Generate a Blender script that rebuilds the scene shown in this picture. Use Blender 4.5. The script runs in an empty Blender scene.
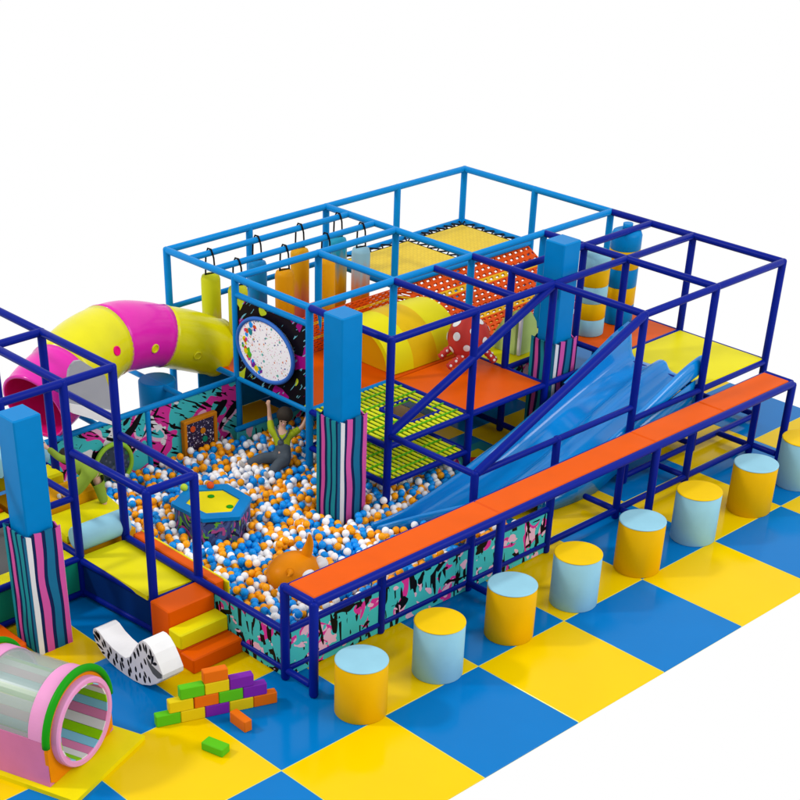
import bpy, math, random
import numpy as np
from mathutils import Vector, Matrix
R = random.Random(7)
S = bpy.context.scene
# ------------------------------------------------------------ camera
cam = bpy.data.cameras.new("camera"); co = bpy.data.objects.new("camera", cam); S.collection.objects.link(co); S.camera = co
CX, CY, CZ, YAW, PIT, F, PX, PY = -5.4759, -6.4615, 6.4078, 0.8436, 0.6305, 1520.97, 310.735, 744.08
co.location = (CX, CY, CZ)
co.rotation_euler = (math.pi/2-PIT, 0, YAW-math.pi/2)
cam.sensor_width = 36; cam.lens = 36*F/800; cam.shift_x = (400-PX)/800; cam.shift_y = (PY-400)/800
cam.clip_start = .1; cam.clip_end = 200
# ------------------------------------------------------------ world: plain white studio surround
w = bpy.data.worlds.new("World"); S.world = w; w.use_nodes = True
bg = w.node_tree.nodes["Background"]; bg.inputs[0].default_value = (1, 1, 1, 1); bg.inputs[1].default_value = 1.0
# ------------------------------------------------------------ studio lamps: a key from back left, a wide soft one from the front
ld = bpy.data.lights.new("studio_lamp", 'AREA'); ld.shape = 'DISK'; ld.size = 2.2; ld.energy = 2200; ld.color = (1, .97, .93)
lo = bpy.data.objects.new("studio_lamp", ld); S.collection.objects.link(lo)
tgt = Vector((2.5, 1.5, 0)); dr = Vector((-.80, .60, .95)).normalized()
lo.location = tgt+dr*24; lo.rotation_euler = (-dr).to_track_quat('-Z', 'Y').to_euler()
l2 = bpy.data.lights.new("front_lamp", 'AREA'); l2.shape = 'DISK'; l2.size = 14; l2.energy = 2700; l2.color = (1, .99, .97)
lo2 = bpy.data.objects.new("front_lamp", l2); S.collection.objects.link(lo2); d2 = Vector((.45, -1, .75)).normalized()
lo2.location = tgt+d2*24; lo2.rotation_euler = (-d2).to_track_quat('-Z', 'Y').to_euler()
S.view_settings.view_transform = 'Standard'; S.view_settings.look = 'None'; S.view_settings.exposure = 0; S.view_settings.gamma = 1
S.render.engine = 'CYCLES'

# ------------------------------------------------------------ materials
KK = .73
def lin(c):
    c = c/255.0
    return c/12.92 if c <= .04045 else ((c+.055)/1.055)**2.4
def col(rgb, k=None):
    k = KK if k is None else k
    return tuple(lin(x)*k for x in rgb)+(1,)
MC = {}
def mat(name, rgb, rough=.45, k=None, spec=.07, bump=.0, bscale=6, var=.04, coat=0, metal=0):
    if name in MC: return MC[name]
    m = bpy.data.materials.new(name); m.use_nodes = True; nt = m.node_tree; b = nt.nodes["Principled BSDF"]
    b.inputs["Roughness"].default_value = rough; b.inputs["Specular IOR Level"].default_value = spec
    b.inputs["Coat Weight"].default_value = coat; b.inputs["Coat Roughness"].default_value = .1
    b.inputs["Metallic"].default_value = metal
    tc = nt.nodes.new("ShaderNodeTexCoord"); n = nt.nodes.new("ShaderNodeTexNoise"); n.inputs["Scale"].default_value = bscale; n.inputs["Detail"].default_value = 4
    nt.links.new(tc.outputs["Object"], n.inputs["Vector"])
    r = nt.nodes.new("ShaderNodeValToRGB"); c = col(rgb, k)
    r.color_ramp.elements[0].position = .3; r.color_ramp.elements[1].position = .7
    r.color_ramp.elements[0].color = tuple(x*(1-var) for x in c[:3])+(1,); r.color_ramp.elements[1].color = tuple(min(1, x*(1+var)) for x in c[:3])+(1,)
    nt.links.new(n.outputs["Fac"], r.inputs[0]); nt.links.new(r.outputs[0], b.inputs["Base Color"])
    if bump:
        bp = nt.nodes.new("ShaderNodeBump"); bp.inputs["Strength"].default_value = bump; bp.inputs["Distance"].default_value = .02
        nt.links.new(n.outputs["Fac"], bp.inputs["Height"]); nt.links.new(bp.outputs[0], b.inputs["Normal"])
    MC[name] = m; return m
M = dict(
 navy=mat('navy_foam', (8, 32, 148), .35), sky=mat('sky_blue_foam', (6, 142, 222), .35),
 orange=mat('orange_vinyl', (242, 96, 0), .42, bump=.12, bscale=3.5), yellow=mat('yellow_vinyl', (250, 238, 14), .4, bump=.12, bscale=3),
 amber=mat('amber_vinyl', (240, 170, 10), .45), lblue=mat('pale_blue_vinyl', (156, 214, 236), .42, bump=.06),
 stooly=mat('stool_yellow_vinyl', (246, 190, 2), .45, bump=.06, bscale=4), teal=mat('teal_vinyl', (20, 150, 120), .45),
 poleblue=mat('pole_blue_vinyl', (0, 136, 212), .35, bump=.05), slide=mat('slide_plastic', (4, 138, 222), .16, spec=.32, coat=.35, k=.82, bump=.1, bscale=2.2),
 pink=mat('pink_plastic', (240, 36, 184), .25, spec=.22, coat=.15), tubey=mat('tube_yellow_plastic', (240, 232, 10), .25, spec=.22, coat=.15), mag=mat('dark_pink_plastic', (232, 14, 120), .3, k=.9),
 white=mat('white_vinyl', (238, 238, 240), .45, k=.85), grey=mat('grey_plastic', (176, 178, 186), .4), black=mat('black_webbing', (18, 18, 22), .6),
 dgrey=mat('dark_grey_mat', (96, 98, 100), .7), red=mat('red_vinyl', (214, 40, 40), .4), lime=mat('lime_vinyl', (160, 214, 60), .45),
 green=mat('green_foam', (28, 158, 20), .4), bgreen=mat('block_green', (96, 202, 30), .45), purple=mat('block_purple', (130, 40, 176), .45),
 byellow=mat('block_yellow', (240, 212, 20), .45), borange=mat('block_orange', (240, 116, 16), .45), tpink=mat('tunnel_pink', (244, 164, 216), .4),
 tpink2=mat('tunnel_side_pink', (226, 130, 180), .45, bump=.08), slatg=mat('slat_green', (150, 216, 10), .45), slatw=mat('slat_white', (236, 234, 236), .45),
 slatp=mat('slat_pink', (232, 136, 186), .45), slatb=mat('slat_blue', (140, 206, 236), .45), torange=mat('tunnel_orange', (246, 146, 8), .45),
 tyellow=mat('pad_yellow', (250, 232, 10), .42), ballb=mat('ball_blue', (0, 146, 236), .3, k=.95, spec=.22), ballw=mat('ball_white', (250, 250, 252), .3, spec=.22, k=.95), ballo=mat('ball_orange', (255, 166, 6), .3, spec=.22, k=.95),
 ballr=mat('ball_red', (236, 90, 40), .3), ballg=mat('ball_lime', (200, 230, 70), .3),
 netg=mat('net_green', (90, 196, 30), .6), nety=mat('net_yellow', (236, 240, 40), .6), netr=mat('net_orange', (236, 84, 14), .55), netw=mat('net_stripe_yellow', (250, 190, 30), .55),
 skin=mat('skin', (232, 186, 160), .55), hair=mat('hair', (60, 54, 48), .6), denim=mat('grey_denim', (86, 96, 106), .8, bump=.3, bscale=20), shirt=mat('lime_shirt', (176, 196, 40), .7),
 gsuit=mat('green_cotton', (150, 180, 64), .75), shoe=mat('white_shoe', (226, 220, 214), .6), woodo=mat('orange_wood', (224, 138, 24), .5),
 dino=mat('toy_orange', (246, 146, 8), .35), stteal=mat('stripe_teal', (34, 150, 164), .6), stpink=mat('stripe_pink', (226, 94, 176), .6), stnavy=mat('stripe_navy', (20, 40, 90), .6), stwhite=mat('stripe_white', (240, 240, 244), .6), stblue=mat('stripe_blue', (30, 118, 160), .6))

def graffiti(name, cols, scale, seed, stretch=(1, 1, 1), rot=.6, thr=.545):
    """sprayed artwork print: warped patches of flat ink with hard edges"""
    m = bpy.data.materials.new(name); m.use_nodes = True; nt = m.node_tree; N = nt.nodes.new; L = nt.links.new
    b = nt.nodes["Principled BSDF"]; b.inputs["Specular IOR Level"].default_value = .1; b.inputs["Roughness"].default_value = .45
    tc = N("ShaderNodeTexCoord"); mp = N("ShaderNodeMapping"); mp.inputs["Location"].default_value = (seed, seed*1.7, seed*.6); mp.inputs["Rotation"].default_value = (rot, rot, 0); mp.inputs["Scale"].default_value = stretch
    L(tc.outputs["Object"], mp.inputs[0])
    wn = N("ShaderNodeTexNoise"); wn.inputs["Scale"].default_value = scale*.5; wn.inputs["Detail"].default_value = 0; L(mp.outputs[0], wn.inputs["Vector"])
    mx = N("ShaderNodeVectorMath"); mx.operation = 'MULTIPLY_ADD'; mx.inputs[1].default_value = (.9/scale*3,)*3; L(wn.outputs["Color"], mx.inputs[0]); L(mp.outputs[0], mx.inputs[2])
    cur = None
    base = N("ShaderNodeRGB"); base.outputs[0].default_value = col(cols[0]); cur = base.outputs[0]
    for i, c in enumerate(cols[1:]):
        n = N("ShaderNodeTexNoise"); n.inputs["Scale"].default_value = scale*(1+.28*i); n.inputs["Detail"].default_value = 0.6 if i % 2 else 0
        off = N("ShaderNodeVectorMath"); off.operation = 'ADD'; off.inputs[1].default_value = (i*7.3, i*3.1, i*5.7); L(mx.outputs[0], off.inputs[0]); L(off.outputs[0], n.inputs["Vector"])
        t = N("ShaderNodeMath"); t.operation = 'GREATER_THAN'; t.inputs[1].default_value = thr; L(n.outputs["Fac"], t.inputs[0])
        mix = N("ShaderNodeMix"); mix.data_type = 'RGBA'; L(t.outputs[0], mix.inputs[0]); L(cur, mix.inputs[6]); mix.inputs[7].default_value = col(c); cur = mix.outputs[2]
    L(cur, b.inputs["Base Color"]); return m
def ink(name, layers, seed):
    """print built from hard edged ink layers; each layer: (colour ramp of one noise) or streak mask"""
    m = bpy.data.materials.new(name); m.use_nodes = True; nt = m.node_tree; N = nt.nodes.new; L = nt.links.new
    b = nt.nodes["Principled BSDF"]; b.inputs["Specular IOR Level"].default_value = .1; b.inputs["Roughness"].default_value = .45
    tc = N("ShaderNodeTexCoord"); cur = None
    for li, (scale, stretch, rot, bands) in enumerate(layers):
        mp0 = N("ShaderNodeMapping"); mp0.inputs["Rotation"].default_value = rot; L(tc.outputs["Object"], mp0.inputs[0])
        mp = N("ShaderNodeMapping"); mp.inputs["Scale"].default_value = stretch; mp.inputs["Location"].default_value = (seed+li*3.1, seed*1.3+li*2.2, li*5.3); L(mp0.outputs[0], mp.inputs[0])
        n = N("ShaderNodeTexNoise"); n.inputs["Scale"].default_value = scale; n.inputs["Detail"].default_value = .8; n.inputs["Distortion"].default_value = .5; L(mp.outputs[0], n.inputs["Vector"])
        for thr, c in bands:
            if cur is None:
                r = N("ShaderNodeRGB"); r.outputs[0].default_value = col(c); cur = r.outputs[0]; continue
            t = N("ShaderNodeMath"); t.operation = 'GREATER_THAN'; t.inputs[1].default_value = thr; L(n.outputs["Fac"], t.inputs[0])
            mix = N("ShaderNodeMix"); mix.data_type = 'RGBA'; L(t.outputs[0], mix.inputs[0]); L(cur, mix.inputs[6]); mix.inputs[7].default_value = col(c); cur = mix.outputs[2]
    L(cur, b.inputs["Base Color"]); return m
TE, PK, LP, BK, WH = (70, 204, 208), (232, 56, 164), (248, 196, 224), (14, 14, 18), (240, 240, 244)
G1 = ink('graffiti_wall', [(3.0, (1, 1, 1.2), (0, .6, 0), [(0, TE), (.49, PK), (.585, LP), (.635, TE)]), (5.5, (.55, 1, 1.9), (0, .75, 0), [(.60, BK)]), (6.5, (1, 1, 1), (0, 0, 0), [(.665, WH)]), (14, (.5, 1, 2.2), (0, -.5, 0), [(.64, BK)])], 3.3)
G2 = ink('graffiti_pit', [(4.2, (1, 1, 1), (0, 0, 0), [(0, TE), (.60, PK), (.66, LP)]), (13, (1.5, 1.5, .22), (.1, .12, 0), [(.572, BK)]), (7, (1, 1, 1.6), (.4, .7, .3), [(.585, TE)]), (5.2, (1, 1, 1.7), (0, .1, .2), [(.66, BK)]), (9, (1, 1, 1.3), (.3, -.6, 0), [(.665, LP)])], 8.1)
G3 = ink('graffiti_dark', [(4.5, (1, 1, 1), (.3, .2, 0), [(0, (14, 8, 20)), (.56, (168, 8, 134))]), (6, (1, .6, 1.8), (.7, 0, 0), [(.60, BK)]), (5, (1, 1.6, .7), (-.6, 0, 0), [(.665, (206, 226, 40))]), (16, (1, .5, 3), (.8, 0, 0), [(.67, (120, 200, 220))])], 1.7)
G4 = graffiti('reef_print', [(70, 84, 140), (58, 66, 120), (120, 200, 60), (40, 44, 80), (200, 90, 160), (90, 110, 170)], 11, 5.5, (1, 1, .7), .3, .59)
G5 = graffiti('splatter_print', [(246, 246, 250), (246, 246, 250), (90, 190, 220), (246, 246, 250), (246, 246, 250)], 9, 2.5)
def speckle(name, basec, cols, scale, thr=.2):
    m = bpy.data.materials.new(name); m.use_nodes = True; nt = m.node_tree; N = nt.nodes.new; L = nt.links.new
    b = nt.nodes["Principled BSDF"]; b.inputs["Roughness"].default_value = .35
    tc = N("ShaderNodeTexCoord"); base = N("ShaderNodeRGB"); base.outputs[0].default_value = col(basec, .95 if sum(basec) > 700 else None); cur = base.outputs[0]
    for i, c in enumerate(cols):
        v = N("ShaderNodeTexVoronoi"); v.inputs["Scale"].default_value = scale*(1+.37*i)
        of = N("ShaderNodeVectorMath"); of.operation = 'ADD'; of.inputs[1].default_value = (i*3.3, i*1.7, i*2.9); L(tc.outputs["Object"], of.inputs[0]); L(of.outputs[0], v.inputs["Vector"])
        t = N("ShaderNodeMath"); t.operation = 'LESS_THAN'; t.inputs[1].default_value = thr; L(v.outputs["Distance"], t.inputs[0])
        mix = N("ShaderNodeMix"); mix.data_type = 'RGBA'; L(t.outputs[0], mix.inputs[0]); L(cur, mix.inputs[6]); mix.inputs[7].default_value = col(c); cur = mix.outputs[2]
    L(cur, b.inputs["Base Color"]); return m
SPK = speckle('confetti_print', (246, 246, 250), [(90, 200, 190), (240, 150, 90), (40, 70, 160), (250, 200, 220), (230, 60, 160), (120, 200, 90)], 11, .15)
SPACE = speckle('space_print', (34, 24, 66), [(236, 232, 244), (60, 50, 110), (220, 200, 230)], 26, .22)
def gradient(name, c0, c1, z0, z1):
    m = bpy.data.materials.new(name); m.use_nodes = True; nt = m.node_tree; N = nt.nodes.new; L = nt.links.new
    b = nt.nodes["Principled BSDF"]; b.inputs["Specular IOR Level"].default_value = .1; b.inputs["Roughness"].default_value = .45
    tc = N("ShaderNodeTexCoord"); sp = N("ShaderNodeSeparateXYZ"); L(tc.outputs["Object"], sp.inputs[0])
    n = N("ShaderNodeTexNoise"); n.inputs["Scale"].default_value = 8; mp = N("ShaderNodeMapping"); mp.inputs["Scale"].default_value = (3, 3, .3); L(tc.outputs["Object"], mp.inputs[0]); L(mp.outputs[0], n.inputs["Vector"])
    ad = N("ShaderNodeMath"); ad.operation = 'MULTIPLY_ADD'; ad.inputs[1].default_value = .35; L(n.outputs["Fac"], ad.inputs[0]); L(sp.outputs[2], ad.inputs[2])
    mr = N("ShaderNodeMapRange"); mr.inputs[1].default_value = z0+.17; mr.inputs[2].default_value = z1+.17; L(ad.outputs[0], mr.inputs[0])
    mix = N("ShaderNodeMix"); mix.data_type = 'RGBA'; mix.inputs[6].default_value = col(c0); mix.inputs[7].default_value = col(c1); L(mr.outputs[0], mix.inputs[0]); L(mix.outputs[2], b.inputs["Base Color"])
    return m
# glossy checkered mat floor
def floor_mat(name, rgb):
    m = mat(name, rgb, .13, var=.03, bscale=1.5, spec=.09); nt = m.node_tree; b = nt.nodes["Principled BSDF"]
    n = nt.nodes.new("ShaderNodeTexNoise"); n.inputs["Scale"].default_value = 1.1; n.inputs["Detail"].default_value = 3
    tc = nt.nodes.new("ShaderNodeTexCoord"); nt.links.new(tc.outputs["Object"], n.inputs["Vector"])
    bp = nt.nodes.new("ShaderNodeBump"); bp.inputs["Strength"].default_value = .12; bp.inputs["Distance"].default_value = .03
    nt.links.new(n.outputs["Fac"], bp.inputs["Height"]); nt.links.new(bp.outputs[0], b.inputs["Normal"]); return m
FY = floor_mat('floor_yellow', (252, 212, 0)); FB = floor_mat('floor_blue', (0, 124, 204)); FE = mat('floor_seam', (226, 232, 130), .5)

# ------------------------------------------------------------ mesh builder
class MB:
    def __init__(s): s.v = []; s.f = []; s.m = []; s.sm = []
    def add(s, vs, fs, mi=0, smooth=False):
        o = len(s.v); s.v += [tuple(v) for v in vs]
        for f in fs: s.f.append([i+o for i in f]); s.m.append(mi); s.sm.append(smooth)
        return s
    def box(s, x0, x1, y0, y1, z0, z1, mi=0, b=.006, mtx=None):
        """box with bevelled edges"""
        b = min(b, (x1-x0)/2.01, (y1-y0)/2.01, (z1-z0)/2.01)
        C = []; idx = {}
        X = (x0, x1); Y = (y0, y1); Z = (z0, z1)
        for i in (0, 1):
            for j in (0, 1):
                for k in (0, 1):
                    sx, sy, sz = (1-2*i), (1-2*j), (1-2*k)
                    for a in range(3):
                        d = [b, b, b]; d[a] = 0
                        idx[(i, j, k, a)] = len(C); C.append((X[i]+sx*d[0], Y[j]+sy*d[1], Z[k]+sz*d[2]))
        I = lambda i, j, k, a: idx[(i, j, k, a)]
        fs = []
        for s_ in (0, 1):
            fs.append([I(s_, 0, 0, 0), I(s_, 1, 0, 0), I(s_, 1, 1, 0), I(s_, 0, 1, 0)][::1 if s_ else -1])
            fs.append([I(0, s_, 0, 1), I(0, s_, 1, 1), I(1, s_, 1, 1), I(1, s_, 0, 1)][::1 if s_ else -1])
            fs.append([I(0, 0, s_, 2), I(1, 0, s_, 2), I(1, 1, s_, 2), I(0, 1, s_, 2)][::1 if s_ else -1])
        for p in (0, 1):
            for q in (0, 1):
                fs.append([I(p, q, 0, 0), I(p, q, 1, 0), I(p, q, 1, 1), I(p, q, 0, 1)])
                fs.append([I(p, 0, q, 0), I(p, 1, q, 0), I(p, 1, q, 2), I(p, 0, q, 2)])
                fs.append([I(0, p, q, 1), I(1, p, q, 1), I(1, p, q, 2), I(0, p, q, 2)])
        for i in (0, 1):
            for j in (0, 1):
                for k in (0, 1): fs.append([I(i, j, k, 0), I(i, j, k, 1), I(i, j, k, 2)])
        if mtx is not None: C = [mtx @ Vector(c) for c in C]
        return s.add(C, fs, mi)
    def sweep(s, pts, rad, n=12, mi=0, caps=True, up=None, miseg=None):
        pts = [Vector(p) for p in pts]; rs = rad if isinstance(rad, (list, tuple)) else [rad]*len(pts)
        vs = []; u = None
        for i, p in enumerate(pts):
            t = (pts[min(i+1, len(pts)-1)]-pts[max(i-1, 0)]).normalized()
            if u is None:
                a = Vector((0, 0, 1)) if abs(t.z) < .9 else Vector((1, 0, 0)); u = t.cross(a).normalized()
            else: u = (u-t*u.dot(t)).normalized()
            v = t.cross(u)
            for k in range(n):
                an = 2*math.pi*k/n; vs.append(p+(u*math.cos(an)+v*math.sin(an))*rs[i])
        o = len(s.v); s.v += [tuple(v) for v in vs]
        for i in range(len(pts)-1):
            for k in range(n):
                s.f.append([o+i*n+k, o+i*n+(k+1) % n, o+(i+1)*n+(k+1) % n, o+(i+1)*n+k]); s.m.append(miseg[i] if miseg else mi); s.sm.append(True)
        if caps:
            s.f.append([o+k for k in range(n)][::-1]); s.m.append(mi); s.sm.append(False)
            s.f.append([o+(len(pts)-1)*n+k for k in range(n)]); s.m.append(mi); s.sm.append(False)
        return s
    def pipe(s, a, b, r=.033, mi=0, n=14, rnd=.6):
        a = Vector(a); b = Vector(b); t = (b-a).normalized(); q = r*rnd
        return s.sweep([a-t*q*.0, a+t*q*.35, a+t*q, b-t*q, b-t*q*.35, b], [r*.5, r*.86, r, r, r*.86, r*.5], n, mi)
    def lathe(s, prof, n=32, mi=0, center=(0, 0), mis=None, mtx=None, smooth=True):
        vs = []
        for r, z in prof:
            for k in range(n):
                a = 2*math.pi*k/n; vs.append(Vector((center[0]+r*math.cos(a), center[1]+r*math.sin(a), z)))
        if mtx is not None: vs = [mtx @ v for v in vs]
        o = len(s.v); s.v += [tuple(v) for v in vs]
        for i in range(len(prof)-1):
            for k in range(n):
                s.f.append([o+i*n+k, o+i*n+(k+1) % n, o+(i+1)*n+(k+1) % n, o+(i+1)*n+k]); s.m.append(mis[i] if mis else mi); s.sm.append(smooth)
        s.f.append([o+k for k in range(n)][::-1]); s.m.append(mis[0] if mis else mi); s.sm.append(False)
        s.f.append([o+(len(prof)-1)*n+k for k in range(n)]); s.m.append(mis[-1] if mis else mi); s.sm.append(False)
        return s
    def ball(s, c, r, mi=0, nu=20, nv=12, sc=(1, 1, 1)):
        prof = [(max(1e-4, r*math.sin(math.pi*i/nv)), -r*math.cos(math.pi*i/nv)) for i in range(nv+1)]
        mt = Matrix.Translation(c) @ Matrix.Diagonal((sc[0], sc[1], sc[2], 1)); return s.lathe(prof, nu, mi, mtx=mt)
    def extr(s, poly, fn, t0, t1, mi=0, mi_side=None, bev=0):
        """poly: 2-D points, fn(u,v,t)->xyz"""
        n = len(poly); vs = [fn(u, v, t0) for u, v in poly]+[fn(u, v, t1) for u, v in poly]
        o = len(s.v); s.v += [tuple(v) for v in vs]; ms = mi if mi_side is None else mi_side
        s.f.append([o+i for i in range(n)]); s.m.append(mi); s.sm.append(False)
        s.f.append([o+n+i for i in range(n)][::-1]); s.m.append(mi); s.sm.append(False)
        for i in range(n):
            j = (i+1) % n; s.f.append([o+i, o+n+i, o+n+j, o+j]); s.m.append(ms); s.sm.append(False)
        return s
def make(name, mb, mats, parent=None, label=None):
    me = bpy.data.meshes.new(name); off = Vector(parent_world(parent)) if parent else Vector((0, 0, 0))
    me.from_pydata([tuple(Vector(v)-off) for v in mb.v], [], mb.f)
    if not isinstance(mats, (list, tuple)): mats = [mats]
    for m in mats: me.materials.append(m)
    me.polygons.foreach_set('material_index', mb.m); me.polygons.foreach_set('use_smooth', mb.sm)
    import bmesh
    bm = bmesh.new(); bm.from_mesh(me); bmesh.ops.recalc_face_normals(bm, faces=bm.faces); bm.to_mesh(me); bm.free()
    o = bpy.data.objects.new(name, me); S.collection.objects.link(o)
    if parent: o.parent = parent
    if label: o['label'] = label
    return o
def parent_world(p):
    v = Vector((0, 0, 0))
    while p: v += p.location; p = p.parent
    return v
def tag(o, label, cat, group=None, kind=None):
    o['label'] = label; o['category'] = cat
    if group: o['group'] = group
    if kind: o['kind'] = kind
    return o
def thing(name, label, cat, loc=(0, 0, 0), group=None):
    o = bpy.data.objects.new(name, None); o.empty_display_size = .1; o.location = loc; S.collection.objects.link(o); return tag(o, label, cat, group)
def solo(name, mb, mats, label, cat, loc, group=None):
    """a thing that is one mesh, origin at its base"""
    mb.v = [tuple(Vector(v)-Vector(loc)) for v in mb.v]; o = make(name, mb, mats); o.location = loc; return tag(o, label, cat, group)

# ------------------------------------------------------------ floor
X0, X1, Y0, Y1 = -9, 8, -1, 5
fl = MB()
for i in range(X0, X1):
    for j in range(Y0, Y1): fl.box(i+.0025, i+.9975, j+.0025, j+.9975, -.012, 0, 0 if (i+j) % 2 else 1, b=.0025)
fl.box(X0+.003, X1-.003, Y0+.003, Y1-.003, -.014, -.0022, 2, b=.001)
f = make('floor', fl, [FY, FB, FE]); f['kind'] = 'structure'

# ------------------------------------------------------------ main play frame
OX, OY, MM, H = 3.2152, 5.3941, 1.036, 1.6159
gx = lambda a: OX+a*MM
gy = lambda b: OY-b*MM
D = .645
frame = thing('climbing_structure', 'big two-storey frame of light and navy blue padded pipes round the play decks', 'play frame', (gx(2), gy(2), 0))
def post(P, x, y, z0, z1, c, r=.036): return make('post', MB().pipe((x, y, z0), (x, y, z1+.03), r), M[c], P)
def rail(P, a, b, c, r=.032, name='rail'): return make(name, MB().pipe(a, b, r), M[c], P)
def gp(a, b, z): return (gx(a), gy(b), z)
L_, N_ = 'sky', 'navy'
for a, b, c in [(0,0,L_),(1,0,L_),(2,0,L_),(3,0,L_),(4,0,L_),(4,1,L_),(4,2,L_),(4,3,N_),(4,4,N_),(0,1,L_),(0,2,L_),(1,1,L_),(2,1,L_),(2,2,L_),(1,2,L_),(3,2,L_),
                (0,3,N_),(1,3,N_),(2,3,N_),(3,3,N_),(2,4,N_),(3,4,N_),(2,2.5,N_),(3,2.5,N_)]:
    post(frame, gx(a), gy(b), 0, H, c)
for b in (0, 1): post(frame, gx(b), gy(4), 0, .76, N_)
for (a0, b0, a1, b1, c) in [(0,0,4,0,L_),(0,0,0,2,L_),(1,1,1,2,L_),(2,0,2,2,L_),(4,0,4,2,L_),(0,1,2,1,L_),(0,2,2,2,L_),(2,2,4,2,L_),
                (4,2,4,4,N_),(3,2,3,4,N_),(2,2,2,4,N_),(1,2,1,3,N_),(0,2,0,3,N_),(1.5,2,1.5,3,N_),(0,3,4,3,N_),(2,4,4,4,N_),(2,2.5,4,2.5,N_)]:
    rail(frame, gp(a0, b0, H), gp(a1, b1, H), c, .033)
# bag bars
for y in (5.05, 4.66): rail(frame, (gx(0), y, H), (gx(2), y, H), L_, .03)
# mid-height and low rails
for (p, q, z, c) in [((0,0),(4,0),1.05,L_),((2,1),(4,1),1.05,L_),((4,0),(4,1),1.05,L_),((2,0),(2,1),1.05,L_),((4,1),(4,2),D,L_),((0,1),(0,2),D,L_),((0,0),(0,1),D,L_),((0,2),(1,2),D,L_),
                ((0,2),(0,3),D,N_),((1,2),(1,3),D,N_),((0,3),(4,3),D-.0,N_),((2,2),(2,3),D,N_),((3,2),(3,4),D,N_),((4,2),(4,4),D-.01,N_),((2,4),(4,4),D-.015,N_),((2,2.5),(3,2.5),D,N_),
                ((0,2),(0,3),.285,N_),((1,2),(1,3),.285,N_),((0,3),(1,3),.285,N_),((0,2),(1,2),.285,N_),((0,4),(2,4),.76,N_),((0,3),(0,4),.76,N_),
                ((1,3),(4,3),.07,N_),((2,4),(4,4),.07,N_),((1,2),(1,3),.08,N_),((2,2),(2,4),.075,N_),((3,2),(3,4),.075,N_),((4,2),(4,4),.075,N_),((0,1),(0,2),1.46,L_)]:
    rail(frame, gp(*p, z), gp(*q, z), c, .028)
rail(frame, gp(2, 3, H), gp(0, 3, .76), N_, .04, 'diagonal_rail'); rail(frame, gp(2, 4, H), gp(0, 4, .76), N_, .04, 'diagonal_rail')
def deck(P, x0, x1, y0, y1, z, m, label=None, t=.05):
    return make('deck', MB().box(x0+.01, x1-.01, y0+.01, y1-.01, z-t, z, 0, .012), M[m], P, label)
deck(frame, gx(1), gx(2), gy(3), gy(2)+.0, .66, 'orange', 'orange padded deck with the spotted doll')
deck(frame, gx(0), gx(2), gy(2), gy(1), .66, 'orange', 'orange deck around the yellow arch')
deck(frame, gx(0), gx(2), gy(1), gy(0), .66, 'orange', 'orange deck under the hanging bags')
deck(frame, gx(2), gx(3), gy(2.5), gy(2), .66, 'yellow', 'yellow deck with the green cactus')
deck(frame, gx(3), gx(4), gy(3), gy(2), .66, 'orange', 'orange deck with the striped rollers')
deck(frame, gx(3), gx(4), gy(4), gy(3), .664, 'yellow', 'yellow deck at the head of the slide')
# ------------------------------------------------------------ print panels
pw = thing('mural_panel', 'dark purple splashed mural behind the round white disc', 'panel', (gx(0), gy(1.5), D))
make('board', MB().box(gx(0)-.008, gx(0)+.008, gy(2)+.03, gy(1)-.03, D+.02, 1.44, 0, .002), G3, pw)
RY, RZ, DY, DZ = 1.14, .83, 3.885, 1.065
def xe(c): return Matrix.Translation(c) @ Matrix.Diagonal((1, RY, RZ, 1)) @ Matrix.Rotation(-math.pi/2, 4, 'Y')
dc = thing('activity_disc', 'round white confetti-speckled disc with a blue rim on the purple mural', 'wall disc', (gx(0)-.03, 3.915, 1.05))
def xm(c): return Matrix.Translation(c) @ Matrix.Rotation(-math.pi/2, 4, 'Y')
rr = .335
make('disc', MB().lathe([(rr, 0), (rr, .03), (rr*.98, .04)], 48, 0, mtx=xe((gx(0)-.012, DY, DZ))), SPK, dc)
chip = MB(); rc = random.Random(3); cc = ['ballr', 'stteal', 'pink', 'tyellow', 'ballb', 'purple', 'bgreen']
for k in range(30):
    a = math.pi+rc.uniform(-1.25, 1.05)*-1; a = rc.uniform(-.2, 2.3)-0.9; q = rr*rc.uniform(.66, .9); cy_, cz_ = DY+RY*q*math.cos(a), DZ-RZ*q*math.sin(a); ww = rc.uniform(.015, .035)
    P_ = [(cy_+ww*math.cos(b_+a)*rc.uniform(.6, 1.2), cz_+ww*math.sin(b_+a)*rc.uniform(.6, 1.2)) for b_ in (0, 1.1, 2.2, 3.3, 4.4, 5.4)]
    chip.extr(P_, lambda u, v, t: (t, u, v), gx(0)-.0535-k*.0001, gx(0)-.052, k % 7)
make('coloured_print', chip, [M[q] for q in cc], dc)
rim = MB(); pts = [(gx(0)-.05, DY+RY*(rr+.01)*math.cos(t*math.pi/24), DZ+RZ*(rr+.01)*math.sin(t*math.pi/24)) for t in range(49)]
rim.sweep(pts, .02, 8, caps=False); make('rim', rim, mat('rim_blue', (60, 120, 214), .35), dc)
# back graffiti wall
gw = thing('graffiti_wall', 'low graffiti wall in teal, pink and black along the back of the ball pit', 'wall panel', (2.2, gy(1), 0))
for x0, x1 in ((.95, 2.10), (2.16, 3.18)): make('panel', MB().box(x0, x1, gy(1)-.01, gy(1)+.01, .02, .62, 0, .002), G1, gw)
rail(gw, (.9, gy(1), D), (3.18, gy(1), D), L_, .028); post(gw, 2.13, gy(1), 0, D-.05, L_, .028); post(gw, .93, gy(1), 0, D-.05, L_, .028)
for x in (1.58, 2.55): rail(gw, (x, gy(1)+.02, D), (x, 5.38, D), L_, .026)
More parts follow.
